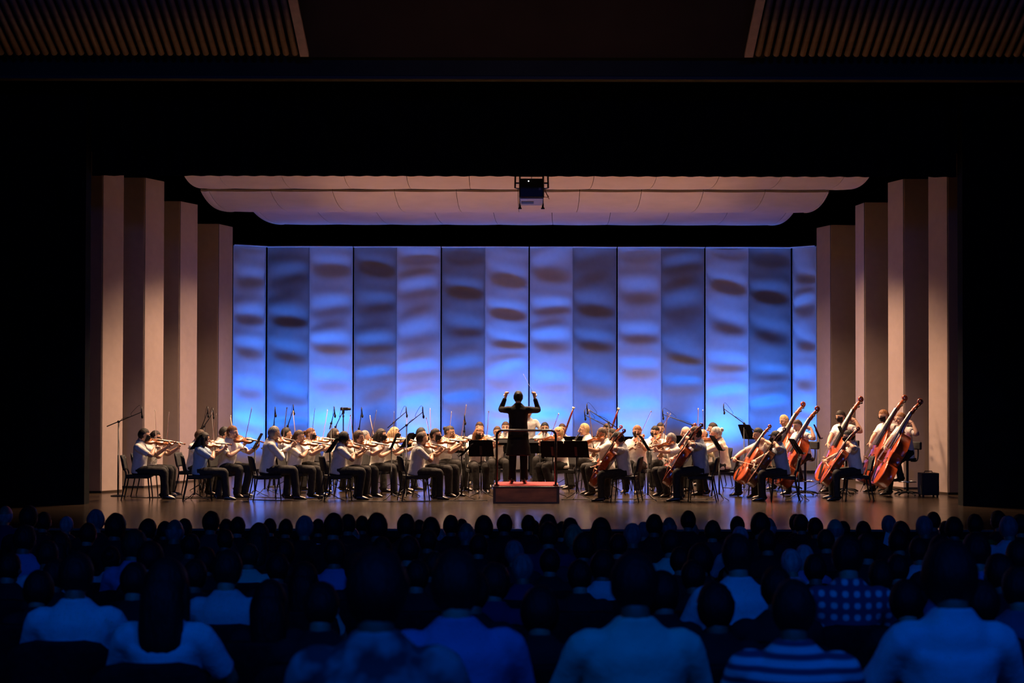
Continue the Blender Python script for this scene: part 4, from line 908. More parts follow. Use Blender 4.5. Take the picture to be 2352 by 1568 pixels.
PLAYERS = [
 # kind, head px, head top py, floor py, facing deg, female, hair style, hair colour, mask, glasses, shirt, sleeve, skin, who
 ('violin', 330, 983, 1146, 8, 0, 'short', 'dark', 1, 0, 'white', 'short', 'light', 'masked violinist on the front chair at far left'),
 ('violin', 356, 988, 1138, 2, 0, 'short', 'dark', 1, 0, 'white', 'short', 'light', 'violinist hidden behind the far-left masked violinist'),
 ('violin', 468, 992, 1148, 14, 1, 'wavy', 'dark', 0, 0, 'pale_blue', 'short', 'light', 'violinist in a pale blue shirt'),
 ('violin', 459, 986, 1135, -5, 0, 'short', 'brown', 0, 0, 'white', 'short', 'light', 'violinist screened by the leftmost music stand'),
 ('violin', 533, 977, 1140, -32, 0, 'short', 'auburn', 0, 0, 'white', 'short', 'fair', 'unmasked violinist right of the pale blue shirt'),
 ('violin', 515, 979, 1130, 15, 0, 'short', 'black', 1, 0, 'white', 'short', 'light', 'masked violinist behind the second desk'),
 ('violin', 629, 976, 1148, 22, 0, 'short', 'grey', 0, 1, 'white', 'long', 'tan', 'violinist in a loose long-sleeved white shirt'),
 ('violin', 686, 987, 1141, -14, 1, 'tied', 'brown', 0, 0, 'white', 'short', 'light', 'violinist beside the long-sleeved player'),
 ('violin', 657, 981, 1126, 12, 0, 'short', 'black', 0, 0, 'white', 'short', 'tan', 'violinist peeping over the long-sleeved player'),
 ('violin', 713, 982, 1131, -26, 1, 'pony', 'auburn', 1, 0, 'white', 'short', 'fair', 'masked violinist left of the camera tripod'),
 ('violin', 768, 983, 1126, -16, 1, 'long', 'dark', 1, 0, 'white', 'short', 'light', 'masked violinist below the camera tripod'),
 ('violin', 790, 990, 1148, 20, 1, 'bob', 'black', 0, 0, 'white', 'short', 'tan', 'front violinist in white cap sleeves, bow arm low'),
 ('violin', 823, 988, 1141, -32, 1, 'bob', 'brown', 0, 0, 'white', 'short', 'light', 'unmasked violinist third desk, facing the hall'),
 ('violin', 838, 988, 1129, 5, 0, 'short', 'grey', 0, 0, 'white', 'short', 'light', 'violinist mostly hidden behind the third desk'),
 ('violin', 875, 984, 1134, -22, 1, 'long', 'dark', 1, 0, 'white', 'short', 'light', 'masked violinist between the third and fourth desks'),
 ('violin', 906, 980, 1127, -4, 1, 'long', 'blond', 1, 0, 'white', 'short', 'fair', 'masked violinist in profile under two boom microphones'),
 ('violin', 968, 992, 1148, 16, 0, 'short', 'brown', 0, 0, 'white', 'short', 'tan', 'front violinist in checked white shirt left of the podium'),
 ('violin', 1000, 983, 1139, -26, 1, 'tied', 'dark', 1, 0, 'white', 'short', 'light', 'masked violinist beside the checked shirt'),
 ('violin', 967, 981, 1122, 0, 0, 'short', 'black', 0, 0, 'white', 'short', 'light', 'violinist behind the checked shirt'),
 ('violin', 1032, 977, 1126, -34, 1, 'bun', 'dark', 0, 0, 'white', 'short', 'tan', 'violinist with bow high left of the podium'),
 ('viola', 1100, 981, 1130, -78, 1, 'wavy', 'ginger', 1, 0, 'white', 'short', 'fair', 'masked viola player facing the hall left of the podium'),
 ('clarinet', 1101, 966, 1110, -90, 0, 'short', 'brown', 0, 0, 'white', 'short', 'fair', 'wind player behind the masked viola player'),
 ('flute', 1142, 978, 1118, -84, 1, 'tied', 'brown', 0, 0, 'white', 'short', 'light', 'flute player left of the conductor'),
 ('clarinet', 1161, 965, 1108, -92, 0, 'short', 'brown', 0, 0, 'white', 'short', 'fair', 'clarinet player at the left elbow of the conductor'),
 ('stand', 1213, 936, 1098, -85, 0, 'short', 'dark', 0, 0, 'white', 'short', 'light', 'standing player hidden behind the conductor'),
 ('clarinet', 1251, 967, 1112, -96, 0, 'short', 'black', 0, 1, 'white', 'short', 'tan', 'clarinet player in glasses right of the conductor'),
 ('bassoon', 1291, 972, 1106, -98, 1, 'tied', 'brown', 0, 0, 'white', 'short', 'light', 'first bassoon player behind the rail'),
 ('viola', 1282, 980, 1132, 205, 1, 'bob', 'blond', 0, 0, 'white', 'short', 'fair', 'viola player right of the podium rail'),
 ('clarinet', 1342, 970, 1122, 188, 0, 'short', 'blond', 0, 1, 'white', 'short', 'fair', 'oboe player in profile right of the podium'),
 ('viola', 1382, 980, 1136, 196, 0, 'shaved', 'shaved', 0, 1, 'white', 'short', 'tan', 'viola player in glasses behind the first cello'),
 ('cello', 1407, 983, 1127, 186, 0, 'short', 'dark', 0, 1, 'white', 'short', 'tan', 'cellist half hidden behind the first cello'),
 ('bassoon', 1394, 972, 1111, -100, 0, 'short', 'brown', 0, 0, 'white', 'short', 'light', 'second bassoon player at the back'),
 ('cello', 1420, 992, 1150, 166, 0, 'curly', 'black', 0, 0, 'pale_grey', 'short', 'light', 'front cellist bowed over a cello by the podium'),
 ('viola', 1463, 976, 1131, -112, 0, 'short', 'ginger', 1, 1, 'white', 'short', 'fair', 'masked viola player in glasses facing the hall'),
 ('viola', 1504, 977, 1124, -118, 0, 'short', 'black', 1, 0, 'white', 'short', 'light', 'masked viola player right of the one in glasses'),
 ('none', 1517, 963, 1114, -100, 0, 'short', 'dark', 0, 1, 'white', 'short', 'fair', 'player behind the two masked viola players'),
 ('viola', 1541, 994, 1140, 204, 1, 'bob', 'grey', 0, 0, 'white', 'short', 'light', 'viola player bent low beside the second cello'),
 ('cello', 1576, 978, 1132, 200, 0, 'none', 'grey', 0, 0, 'white', 'short', 'fair', 'cellist in white behind the second cello'),
 ('cello', 1598, 977, 1150, 168, 0, 'short', 'dark', 1, 0, 'blue_grey', 'short', 'light', 'masked cellist in a blue-grey shirt'),
 ('violin', 1615, 984, 1127, 202, 0, 'bald', 'shaved', 1, 0, 'white', 'short', 'light', 'masked player behind the blue-grey cellist'),
 ('violin', 1645, 979, 1137, 172, 1, 'bun', 'silver', 0, 0, 'cream', 'long', 'fair', 'violinist in a loose cream shirt with back half turned'),
 ('none', 1637, 966, 1114, 190, 0, 'short', 'dark', 0, 0, 'white', 'short', 'fair', 'player behind the loose cream shirt'),
 ('cello', 1742, 982, 1140, 204, 0, 'short', 'black', 0, 0, 'cream', 'short', 'light', 'unmasked cellist beneath the tall music stand'),
 ('dark_cello', 1782, 989, 1149, 172, 0, 'cap', 'black', 1, 0, 'blue_grey', 'short', 'light', 'masked cellist in a black cap'),
 ('bass', 1801, 952, 1125, 212, 0, 'short', 'blond', 0, 0, 'white', 'short', 'fair', 'leftmost double bass player'),
 ('bass', 1832, 963, 1137, 206, 0, 'short', 'brown', 0, 0, 'white', 'short', 'fair', 'double bass player looking down behind the capped cellist'),
 ('bass', 1931, 942, 1131, 214, 0, 'short', 'dark', 1, 0, 'white', 'short', 'light', 'masked double bass player right of the red folder'),
 ('cello', 1950, 987, 1148, 176, 0, 'short', 'black', 1, 0, 'white', 'short', 'light', 'masked cellist at far right'),
 ('bass', 2030, 940, 1131, 206, 0, 'short', 'ginger', 1, 1, 'white', 'short', 'fair', 'masked double bass player in glasses'),
 ('bass', 2070, 947, 1138, 198, 0, 'short', 'ginger', 0, 0, 'white', 'short', 'fair', 'rightmost double bass player'),
]
M_check = None
def check_mat():
    m = bpy.data.materials.new('checked_shirt'); m.use_nodes = True; nt = m.node_tree; b = nt.nodes['Principled BSDF']; b.inputs['Roughness'].default_value = .85
    tc = nt.nodes.new('ShaderNodeTexCoord'); br = nt.nodes.new('ShaderNodeTexBrick'); br.offset = 0; br.inputs['Scale'].default_value = 1
    br.inputs['Brick Width'].default_value = .03; br.inputs['Row Height'].default_value = .03; br.inputs['Mortar Size'].default_value = .0035
    br.inputs['Color1'].default_value = (.72, .69, .65, 1); br.inputs['Color2'].default_value = (.74, .71, .67, 1); br.inputs['Mortar'].default_value = (.48, .46, .46, 1)
    sp = nt.nodes.new('ShaderNodeSeparateXYZ'); cb = nt.nodes.new('ShaderNodeCombineXYZ'); ad = nt.nodes.new('ShaderNodeMath')
    nt.links.new(tc.outputs['Object'], sp.inputs[0]); nt.links.new(sp.outputs[0], ad.inputs[0]); nt.links.new(sp.outputs[1], ad.inputs[1])
    nt.links.new(ad.outputs[0], cb.inputs[0]); nt.links.new(sp.outputs[2], cb.inputs[1]); nt.links.new(cb.outputs[0], br.inputs['Vector']); nt.links.new(br.outputs[0], b.inputs['Base Color'])
    return m
M_check = check_mat()
SHIRTW = {'white': 'white shirt', 'cream': 'cream shirt', 'pale_grey': 'pale grey shirt', 'pale_blue': 'pale blue shirt', 'blue_grey': 'blue-grey shirt'}
for i, (kind, hx, ht, fy, th, fem, hs, hc, mk, gl, sh, sl, sk, who) in enumerate(PLAYERS):
    rnd = random.Random(100+i)
    f, ins, bow = pose(kind, fem, rnd)
    p = on_floor(hx, fy); z0 = 0.0
    if y0 < p.y < y1 and abs(p.x-.6) < 5.4: z0 = RISZ; p = on_floor(hx, fy, 0); p.z = z0
    sc = (at_depth(hx, ht, p.y).z-z0)/f.top; sc = max(.90, min(1.10, sc))
    off = Matrix.Rotation(R(th+90), 3, 'Z') @ Vector((f.H.x, f.H.y, 0))*sc
    M = Mof(p.x-off.x, p.y-off.y, z0, th, sc); M1 = Mof(p.x-off.x, p.y-off.y, z0, th, 1)
    lab = who+(', in '+SHIRTW[sh] if 'shirt' not in who and 'in ' not in who else '')
    rp = root('person', lab, 'person', M, 'orchestra players')
    f.build_all(rp, sk, (hs, hc), sh, sl, bool(mk), bool(gl), beard=who.startswith('clarinet player in glasses') or who.startswith('leftmost double'), seed=i,
                shirt_mat=M_check if 'checked white' in who else None)
    for k_, Mi in ins:
        nm = {'dark_cello': 'dark brown cello', 'cello': 'glossy red-brown cello', 'bass': 'red-brown double bass', 'violin': 'orange-brown violin', 'viola': 'orange-brown viola',
              'clarinet': 'black woodwind', 'flute': 'silver flute', 'bassoon': 'maroon bassoon'}[k_]
        if k_ in ('clarinet', 'flute', 'bassoon'): wind(k_, M @ Mi, nm+' of the '+who)
        else: place_instr(k_, M @ Mi, nm+' of the '+who, {'dark_cello': 'cello', 'bass': 'double basse'}.get(k_, k_)+'s of the orchestra')
    if bow: place_bow(M @ bow[0], bow[1], 'bow of the '+who, 'bows of the string players')
    if kind == 'bass': stool(M1, 'black stool of the '+who)
    elif kind != 'stand': chair(M1, 'black chair of the '+who)

# ------------------------------------------------------------------ music stands
M_red = mat('red_folder', (0.45, 0.03, 0.03), 0.5, var=0.1)
STANDS = [(447, 1148, 178, 'music stand seen edge-on, leftmost on the stage', 1.0, 55, None, 1), (585, 1141, 196, 'music stand right of the violinist second desk', .98, 62, None, 0), (608, 1135, 186, 'music stand behind the long-sleeved violinist', .95, 60, None, 1),
 (757, 1149, 176, 'music stand left of the front violinist in cap sleeves', .94, 55, None, 0), (899, 1149, 180, 'tall edge-on music stand before the third violin desk', 1.0, 66, None, 0),
 (928, 1139, 172, 'music stand left of the checked-shirt violinist', 1.0, 58, None, 0), (1060, 1148, 178, 'low edge-on music stand by the feet left of podium', .86, 45, None, 1),
 (1105, 1142, 84, 'broad music stand before the masked viola player', .84, 72, None, 0), (1053, 1120, 95, 'music stand behind the violinists left of podium', .80, 75, None, 0),
 (1240, 1118, 90, 'music stand behind the conductor on the right', 0.78, 75, None, 0), (1158, 1118, 90, 'music stand behind the conductor on the left', 0.78, 75, None, 0),
 (1270, 1141, 72, 'music stand behind the right rail post', .82, 72, None, 0), (1324, 1146, 74, 'music stand just right of the podium', .84, 72, None, 0),
 (1300, 1112, 92, 'music stand under the first bassoon', 0.80, 75, None, 0), (1345, 1110, 92, 'music stand behind the oboe player', 0.80, 75, None, 0), (1440, 1112, 92, 'music stand behind the first cello', 0.80, 75, None, 0),
 (1488, 1149, 2, 'edge-on music stand between the two front cellists', .98, 58, None, 1), (1652, 1148, 4, 'edge-on music stand right of the blue-grey cellist', .98, 58, None, 1),
 (1565, 1116, 95, 'music stand behind the cellist in white', .84, 75, None, 0), (1835, 1148, 4, 'music stand in front of the first double bass', .92, 58, None, 0),
 (1719, 1124, 24, 'tall music stand with reading side lit, left of the cellists', 1.12, 66, None, 1), (1882, 1122, -8, 'tall music stand with red folder behind the basses', 1.12, 66, M_red, 0),
 (1941, 1138, -20, 'small music stand before the masked double bass player', 1.12, 66, None, 0), (960, 1112, 100, 'music stand at the back left of the violins', .86, 75, M_red, 0), (856, 1112, 110, 'music stand behind the third violin desk', .8, 75, None, 0)]
for px, py, yaw, lab, h, tl, rim, pap in STANDS:
    p = on_floor(px, py); z0 = RISZ if y0 < p.y < y1 and abs(p.x-.6) < 5.4 else 0
    music_stand(p.x, p.y, yaw, lab, h, tl, rim=rim, z0=z0, paper=('open sheet music on the '+lab) if pap else None)
p = on_floor(1196, 1132)
music_stand(p.x, p.y, -90, 'wide conductor desk in front of the conductor', 1.0, 14, desk=(.95, .42))

# ------------------------------------------------------------------ microphones, camera, odds and ends
MICS = [(271, 1139, 271, 968, 325, 946, 1, 'lone boom microphone at far left'), (461, 1128, 461, 985, 477, 945, 0, 'left of two crossing boom microphones above the violins'), (468, 1124, 467, 978, 489, 948, 0, 'right of two crossing boom microphones above the violins'),
 (628, 1118, 628, 978, 632, 945, 1, 'microphone above the long-sleeved violinist'), (660, 1117, 661, 978, 674, 940, 0, 'second microphone above the violins, leaning right'), (760, 1130, 760, 972, 768, 945, 0, 'microphone just left of the video camera'),
 (770, 1117, 772, 980, 787, 946, 0, 'microphone just below the video camera'), (824, 1116, 824, 984, 831, 946, 0, 'upright microphone right of the video camera'), (904, 1124, 904, 970, 933, 945, 0, 'shorter of the two parallel boom microphones'),
 (933, 1141, 933, 976, 971, 946, 0, 'longer of the two parallel boom microphones'), (1066, 1126, 1066, 990, 1067, 962, 0, 'upright microphone left of the podium'), (1398, 1128, 1398, 970, 1348, 938, 0, 'upper of two boom microphones right of the podium'),
 (1392, 1124, 1391, 978, 1343, 952, 0, 'lower of two boom microphones right of the podium'), (1590, 1118, 1578, 976, 1522, 951, 0, 'boom microphone above the viola players'), (1709, 1124, 1709, 972, 1662, 938, 0, 'boom microphone above the tall music stand')]
for bx, by, tx, ty, ex, ey, rb_, lab in MICS:
    b_ = on_floor(bx, by); z0 = RISZ if y0 < b_.y < y1 and abs(b_.x-.6) < 5.4 else 0
    top = at_depth(tx, ty, b_.y); top.x = b_.x; mic_stand(b_, top, at_depth(ex, ey, b_.y-.1), lab, bool(rb_), z0)
p = on_floor(788, 1114); tz = at_depth(788, 944, p.y).z; zb = RISZ if abs(p.x-.6) < 5.4 and y0 < p.y < y1 else 0
rt = root('video_camera', 'small video camera on a tripod above the violins', 'video camera', Matrix.Translation((p.x, p.y, zb)))
g = G(); g.box((0.02, 0, tz-zb+.05), (.17, .10, .07)); g.tube([(.10, 0, tz-zb+.05), (.17, 0, tz-zb+.05)], .03, 10); bevel(g.obj('camera_body', M_metal, rt), .01)
g = G(); g.box((0, 0, tz-zb-.02), (.05, .05, .07)); g.tube([(0, .02, tz-zb-.03), (-.10, .16, tz-zb-.12)], .008, 6); g.obj('pan_head', M_metal, rt)
g = G(); g.tube([(0, 0, .7), (0, 0, tz-zb-.05)], .014, 8); g.obj('column', M_metal, rt)
for i in range(3):
    a = R(90+120*i); g = G(); g.tube([(.03*math.cos(a), .03*math.sin(a), .95), (.36*math.cos(a), .36*math.sin(a), .01)], [.016, .01], 6); g.obj('leg', M_metal, rt)
p = on_floor(2124, 1140); rt = root('amplifier_case', 'black amplifier case on the floor at far right', 'case', Matrix.Translation((p.x+.10, p.y+.1, 0)))
g = G(); g.box((0, 0, .25), (.34, .34, .44)); bevel(g.obj('box', mat('case_black', (.012, .012, .012), .7, bump=.2, bscale=150), rt), .012)
g = G(); g.box((0, -.175, .25), (.28, .01, .36)); g.obj('grille', M_gun, rt)
for sx in (-1, 1):
    for sy in (-1, 1): g = G(); g.tube([(sx*.14, sy*.14, 0), (sx*.14, sy*.14, .03)], .02, 8); g.obj('foot', M_metal, rt)
g = G(); g.tube([(-.08, 0, .47), (-.07, 0, .50), (.07, 0, .50), (.08, 0, .47)], .01, 6); g.obj('handle', M_metal, rt)
for px, py, lab in ((398, 1142, 'right of the far-left violinist'), (565, 1143, 'under the second violin desk'), (736, 1145, 'left of the third violin desk')):
    p = on_floor(px, py); rt = root('stage_power_box', 'small black power box on the floor '+lab, 'power box', Matrix.Translation(p))
    g = G(); g.box((0, 0, .03), (.11, .08, .06)); bevel(g.obj('box', M_gun, rt), .008)
    g = G(); g.tube([(.05, 0, .02), (.3, .1, .006), (.7, -.05, .006), (1.0, .05, .006)], .006, 5, sub=4); g.tube([(-.05, 0, .02), (-.2, .05, .006), (-.5, .0, .006)], .006, 5, sub=4); g.obj('cable', M_metal, rt)
for k_, (pts, lab) in enumerate((([(300, 1143), (420, 1144), (520, 1146), (640, 1149), (740, 1150)], 'long black cable along the left front of the stage'), ([(800, 1151), (900, 1152), (1010, 1151), (1120, 1149)], 'black cable on the floor left of the podium'),
                      ([(1290, 1148), (1400, 1146), (1520, 1147), (1640, 1147)], 'black cable on the floor right of the podium'), ([(1660, 1120), (1760, 1128), (1860, 1133), (1960, 1132)], 'black cable on the floor among the basses'))):
    q = [on_floor(*t) for t in pts]; g = G(); g.tube([(v.x, v.y+.06*(-1)**n, .007) for n, v in enumerate(q)], .007, 5, sub=8); g.obj('floor_cable', M_metal, label=lab, cat='cable', smooth=True)

# ------------------------------------------------------------------ audience on the raked floor
AUDC = {'d': ((.022, .020, .022), 'dark'), 'k': ((.05, .045, .05), 'charcoal'), 'w': ((.62, .62, .64), 'white'), 'W': ((.80, .80, .82), 'bright white'), 't': ((.20, .75, .55), 'pale green'), 'b': ((.22, .30, .52), 'blue'),
        'o': ((.30, .26, .05), 'olive'), 'r': ((.20, .02, .03), 'dark red'), 'm': ((.28, .14, .20), 'mauve'), 'n': ((.03, .04, .10), 'navy')}
def pattern(name, kind):
    m = bpy.data.materials.new(name); m.use_nodes = True; nt = m.node_tree; b = nt.nodes['Principled BSDF']; b.inputs['Roughness'].default_value = .9
    tc = nt.nodes.new('ShaderNodeTexCoord'); r = nt.nodes.new('ShaderNodeValToRGB'); r.color_ramp.interpolation = 'LINEAR'
    if kind == 'floral':
        n = nt.nodes.new('ShaderNodeTexNoise'); n.inputs['Scale'].default_value = 9; nt.links.new(tc.outputs['Object'], n.inputs[0]); nt.links.new(n.outputs[0], r.inputs[0])
        r.color_ramp.elements[0].position = .42; r.color_ramp.elements[1].position = .62; r.color_ramp.elements[0].color = (.05, .06, .07, 1); r.color_ramp.elements[1].color = (.30, .36, .36, 1)
        nt.links.new(r.outputs[0], b.inputs['Base Color']); return m
    def wave(axis, sc):
        w_ = nt.nodes.new('ShaderNodeTexWave'); w_.bands_direction = axis; w_.inputs['Scale'].default_value = sc; w_.inputs['Distortion'].default_value = .3; nt.links.new(tc.outputs['Object'], w_.inputs[0]); return w_
    wz = wave('Z', 5.0 if kind == 'plaid' else 6.0)
    if kind == 'plaid':
        wx = wave('X', 5.0); ml = nt.nodes.new('ShaderNodeMath'); ml.operation = 'MULTIPLY'; nt.links.new(wz.outputs['Fac'], ml.inputs[0]); nt.links.new(wx.outputs['Fac'], ml.inputs[1]); nt.links.new(ml.outputs[0], r.inputs[0])
    else: nt.links.new(wz.outputs['Fac'], r.inputs[0])
    r.color_ramp.elements[0].position = .2; r.color_ramp.elements[1].position = .7; r.color_ramp.elements[0].color = (.06, .08, .14, 1); r.color_ramp.elements[1].color = (.75, .76, .78, 1)
    nt.links.new(r.outputs[0], b.inputs['Base Color']); return m
PAT = {'p': ('plaid', pattern('plaid_shirt', 'plaid')), 's': ('striped', pattern('striped_shirt', 'striped')), 'f': ('floral print', pattern('floral_shirt', 'floral'))}
def aud_shirt(c):
    if c in PAT: return PAT[c][1]
    return mat('audience_top_'+AUDC[c][1].replace(' ', '_'), AUDC[c][0], .9, var=.08, scale=10, bump=.5, bscale=12, spec=.15)
TEMPL = []   # three seated figures, shared by all listeners
for fem, bd, hp in ((False, 1.04, 2), (True, .98, 4), (False, 1.12, -2)):
    f = Fig(hipz=.52, lean=-6, hpitch=hp, build=bd, female=fem).sit(.14, .42, .0)
    for k in (-1, 1): f.setarm(k, f.T(k*.13, -.30, .10), (k, .35, -.5), (-k*.5, -.8, -.2), (0, 0, -1), .5)
    tr = bpy.data.objects.new('tmp', None); COL.objects.link(tr); f.build_all(tr, 'light', ('none', 'dark'), 'white', 'short', shirt_mat=aud_shirt('w'), detail=True)
    meshes = {}; bpy.context.view_layer.update(); dg = bpy.context.evaluated_depsgraph_get()
    for o in list(tr.children):
        if o.name.split('.')[0] in ('body', 'shirt', 'trousers'): meshes[o.name.split('.')[0]] = bpy.data.meshes.new_from_object(o.evaluated_get(dg)) if o.modifiers else o.data
        bpy.data.objects.remove(o)
    bpy.data.objects.remove(tr)
    hm = {}
    for st in ('short', 'bob', 'long', 'wavy', 'bald', 'bun', 'pony', 'tied', 'curly', 'cap'): hm[st] = hair_geo(st, f.H, f.Rh, 3).mesh('hair', m_hair('dark'))
    TEMPL.append((f, meshes, hm))
# theatre seat
def seat_meshes():
    p = []; n = 10; vs = []; prof = [(.36, .25), (.60, .265), (.74, .262), (.81, .245), (.85, .20), (.865, .12)]
    for zz, hw in prof:
        for i in range(n+1):
            u = -1+2*i/n; vs.append((u*hw, .17+.10*(zz-.36)/.58+.035*(1-u*u), zz))
    m = len(vs); vs += [(x, y+.075, z) for x, y, z in vs]; K = len(prof); fs = []
    for j in range(K-1):
        for i in range(n):
            q = (j*(n+1)+i, j*(n+1)+i+1, (j+1)*(n+1)+i+1, (j+1)*(n+1)+i); fs += [q, tuple(m+v for v in q[::-1])]
        fs += [(j*(n+1), (j+1)*(n+1), m+(j+1)*(n+1), m+j*(n+1)), (j*(n+1)+n, m+j*(n+1)+n, m+(j+1)*(n+1)+n, (j+1)*(n+1)+n)]
    for i in range(n): fs += [(i, m+i, m+i+1, i+1), ((K-1)*(n+1)+i, (K-1)*(n+1)+i+1, m+(K-1)*(n+1)+i+1, m+(K-1)*(n+1)+i)]
    g = G(); g.add(vs, fs); p.append(('backrest', g.mesh('backrest', M_seat)))
    g = G(); g.prism([(-.24, -.26), (-.2, -.3), (.2, -.3), (.24, -.26), (.24, .18), (-.24, .18)], .33, .43); p.append(('cushion', g.mesh('cushion', M_seat, False)))
    for sx in (-1, 1):
        g = G(); g.box((sx*.275, -.03, .60), (.05, .34, .035)); g.box((sx*.275, .10, .30), (.035, .08, .60)); p.append(('armrest', g.mesh('armrest', M_gun, False)))
    return p
SEATP = seat_meshes()
PICK = """14 1159 28 bald silver n|68 1158 34 short dark d|103 1175 31 short dark d|154 1185 30 short silver k|221 1169 36 short grey d|267 1180 42 curly black d|341 1190 40 tied dark d|380 1196 31 short dark d
402 1190 40 bald grey d|425 1190 36 short dark d|486 1173 42 short black k|520 1191 31 short dark d|547 1186 36 short black d|593 1182 26 bun dark d|620 1190 31 short black d|596 1200 50 long brown d|657 1191 31 short dark d
700 1184 45 cap grey d|731 1191 31 short black d|768 1177 39 short black d|800 1180 30 short dark d|832 1184 30 short black d|866 1177 43 short black d|933 1179 42 short dark d|963 1193 30 short dark d|990 1187 40 bob black d
1035 1182 40 short dark d|1061 1191 27 short dark d|1072 1198 40 bald grey d|1111 1183 40 bob dark d|1131 1183 30 short dark d|1160 1180 34 short black d|812 1214 32 bald silver k|1011 1232 36 bald silver n|1180 1240 50 short grey r
1214 1182 32 short dark d|1226 1194 31 short dark d|1259 1180 38 short black d|1259 1198 48 short dark n|1292 1197 30 short dark d|1309 1188 35 short black d|1318 1204 48 bob blond k|1380 1188 46 long dark d|1452 1201 42 short grey d
1478 1198 34 short grey m|1503 1180 35 short black d|1537 1185 35 bald grey d|1581 1172 35 short black d|1590 1198 33 bald grey k|1637 1194 36 short brown k|1693 1185 31 short dark d|1699 1208 40 short silver w|1745 1176 42 short black d
1764 1186 39 bald silver d|1798 1184 29 short dark d|1827 1180 30 short dark d|1838 1180 32 short brown d|1871 1188 30 short black d|1917 1189 36 bald grey r|1936 1196 30 short dark d|1982 1196 33 short black d|2040 1183 33 short grey d
2068 1196 36 short dark d|2121 1184 36 short grey d|2143 1175 28 short dark k|2171 1196 31 short dark t|2190 1186 36 short dark d|2238 1180 33 short dark o|2291 1172 33 short black d|2313 1184 36 short grey w|2342 1180 33 short black d
60 1205 44 short dark b|140 1222 50 long dark t|205 1200 40 short dark d|310 1215 44 bob brown b|346 1242 60 bob black d|25 1271 60 short black d|178 1268 75 short black W|384 1281 88 long dark W|255 1325 52 bun black w|110 1240 56 short dark w
525 1262 72 short dark w|472 1270 60 curly black d|573 1292 54 short brown t|440 1225 50 short black k|655 1240 52 bob black d|720 1225 44 short black w|770 1238 56 short dark b|700 1290 66 long black t|868 1262 122 curly black f|1045 1266 92 curly dark b
877 1232 45 cap black k|940 1230 48 short black d|1137 1292 66 bob dark n|1264 1267 56 short black d|1455 1266 106 short black t|1608 1247 58 bob black d|1690 1224 74 short dark W|1541 1216 48 short dark t|1385 1262 60 bob black w|1340 1225 50 curly dark k
1815 1266 56 short silver w|1846 1252 56 short silver b|1945 1228 78 short black p|1822 1328 104 short dark s|2108 1235 56 short dark w|2160 1228 58 bob black d|2240 1222 60 short black b|2178 1212 102 bob black W|2335 1240 58 short dark o|2335 1300 86 short dark m
1240 1345 98 bob black d|740 1335 84 short black d|1640 1340 96 curly black d|1990 1225 50 short dark d|1560 1255 58 short black d|2020 1290 66 short dark d|1200 1285 60 short grey n|90 1310 70 bob black d|2290 1270 70 short black d|620 1330 80 long black d|1760 1215 48 short dark d|1895 1215 46 short brown r|2060 1215 46 short black d|985 1215 44 short dark d|1100 1225 46 short black d|520 1215 46 short dark d
130 1290 66 short black d|310 1290 64 short dark d|640 1275 60 short black d|820 1270 62 bob dark d|960 1290 66 short black d|1090 1310 72 short dark d|1330 1300 66 short black d|1520 1310 76 bob black d|1590 1300 64 short black d|1780 1300 70 short black d|1870 1300 64 short dark d|2080 1330 84 bob black d|2250 1330 90 short black d|2060 1275 60 short dark d|1420 1225 48 short black d|450 1300 70 short black d|1000 1265 58 short dark d"""
ROW0 = 18.7; PITCH = 0.93
def row_d(k): return ROW0-k*PITCH
seats = {}
picks = [p.split() for p in PICK.replace('\n', '|').split('|')]
for p in sorted(picks, key=lambda q: -float(q[2])):
    px, py, wd = float(p[0]), float(p[1]), float(p[2]); d0 = F*.168/wd; k0 = max(0, min(15, round((ROW0-d0)/PITCH)))
    for dk in (0, -1, 1, -2, 2, -3, 3):
        k = k0+dk
        if not 0 <= k <= 16: continue
        x = at_depth(px, py, row_d(k)).x
        if all(abs(x-q[0]) > .545 for q in seats.get(k, [])): seats.setdefault(k, []).append((x, px, py, p)); break
ORD = ['first', 'second', 'third', 'fourth', 'fifth', 'sixth', 'seventh', 'eighth', 'ninth', 'tenth', 'eleventh', 'twelfth', 'thirteenth', 'fourteenth', 'fifteenth', 'sixteenth', 'seventeenth', 'eighteenth', 'nineteenth', 'twentieth', 'twenty-first', 'twenty-second', 'twenty-third', 'twenty-fourth', 'twenty-fifth']
rowno = {k: i for i, k in enumerate(sorted(seats))}
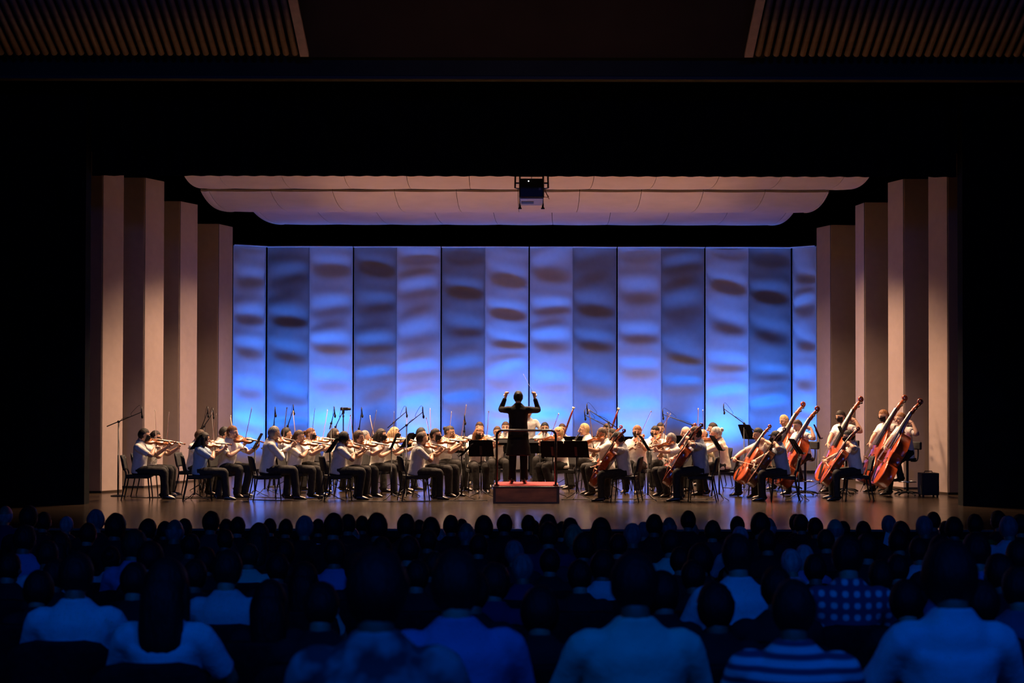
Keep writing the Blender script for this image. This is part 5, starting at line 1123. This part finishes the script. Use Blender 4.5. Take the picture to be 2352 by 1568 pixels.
for k in sorted(seats):
    for j, (x, px, py, p) in enumerate(sorted(seats[k])):
        d = row_d(k); fz = floor_z(d); st, hc, c = p[3], p[4], p[5]
        rnd = random.Random(int(px*7+py)); ti = 1 if st in ('bob', 'long', 'wavy', 'bun', 'tied', 'pony') else rnd.choice((0, 0, 2)); f, meshes, hm = TEMPL[ti]
        sc = max(.90, min(1.12, (at_depth(px, py, d).z-fz)/f.top)); th = 90+rnd.uniform(-10, 10)
        cl = PAT[c][0]+' shirt' if c in PAT else AUDC[c][1]+' top'; where = '%s from left in the %s row from the stage' % (ORD[j], ORD[rowno[k]])
        rp = root('person', 'seated listener in %s, %s' % (cl, where), 'person', Mof(x, d, fz, th, sc), 'audience in the dark stalls')
        sk = rnd.choice(('light', 'tan', 'tan', 'brown', 'brown'))
        for nm in ('body', 'shirt', 'trousers'):
            o = link(nm, meshes[nm], rp)
            if nm == 'shirt': o.material_slots[0].link = 'OBJECT'; o.material_slots[0].material = aud_shirt(c)
            if nm == 'body': o.material_slots[0].link = 'OBJECT'; o.material_slots[0].material = m_skin(sk)
        o = link('hair' if st != 'cap' else 'cap', hm[st], rp); o.material_slots[0].link = 'OBJECT'; o.material_slots[0].material = m_hair(hc)
        rs = root('theatre_seat', 'dark theatre seat of the listener '+where, 'seat', Mof(x, d, fz, 90, 1), 'theatre seats in the stalls')
        for nm, me in SEATP: link(nm, me, rs)

# concert programmes held up in laps
for px, py, wd, ry, lab in ((1394, 1345, 38, 8, 'upper of two programmes right of centre'), (1364, 1405, 34, -12, 'lower of two programmes right of centre'), (2043, 1238, 24, 20, 'tilted programme at right below the stage'), (738, 1262, 24, 0, 'programme left of centre')):
    sc_ = 250 if wd > 30 else 205; d = F/sc_; q = at_depth(px, py, d); g = G(); w2 = wd/sc_/2; h2 = w2*1.25
    g.add([(-w2, 0, -h2), (0, .02, -h2), (w2, 0, -h2), (-w2, 0, h2), (0, .02, h2), (w2, 0, h2)], [(0, 1, 4, 3), (1, 2, 5, 4)])
    o = g.obj('concert_program', M_paper, label='folded white concert programme, '+lab, cat='programme', group='programmes held in the audience')
    o.matrix_world = Matrix.Translation(q) @ Matrix.Rotation(R(ry), 4, 'Y') @ Matrix.Rotation(R(-25), 4, 'X')
    sd = o.modifiers.new('thickness', 'SOLIDIFY'); sd.thickness = .002
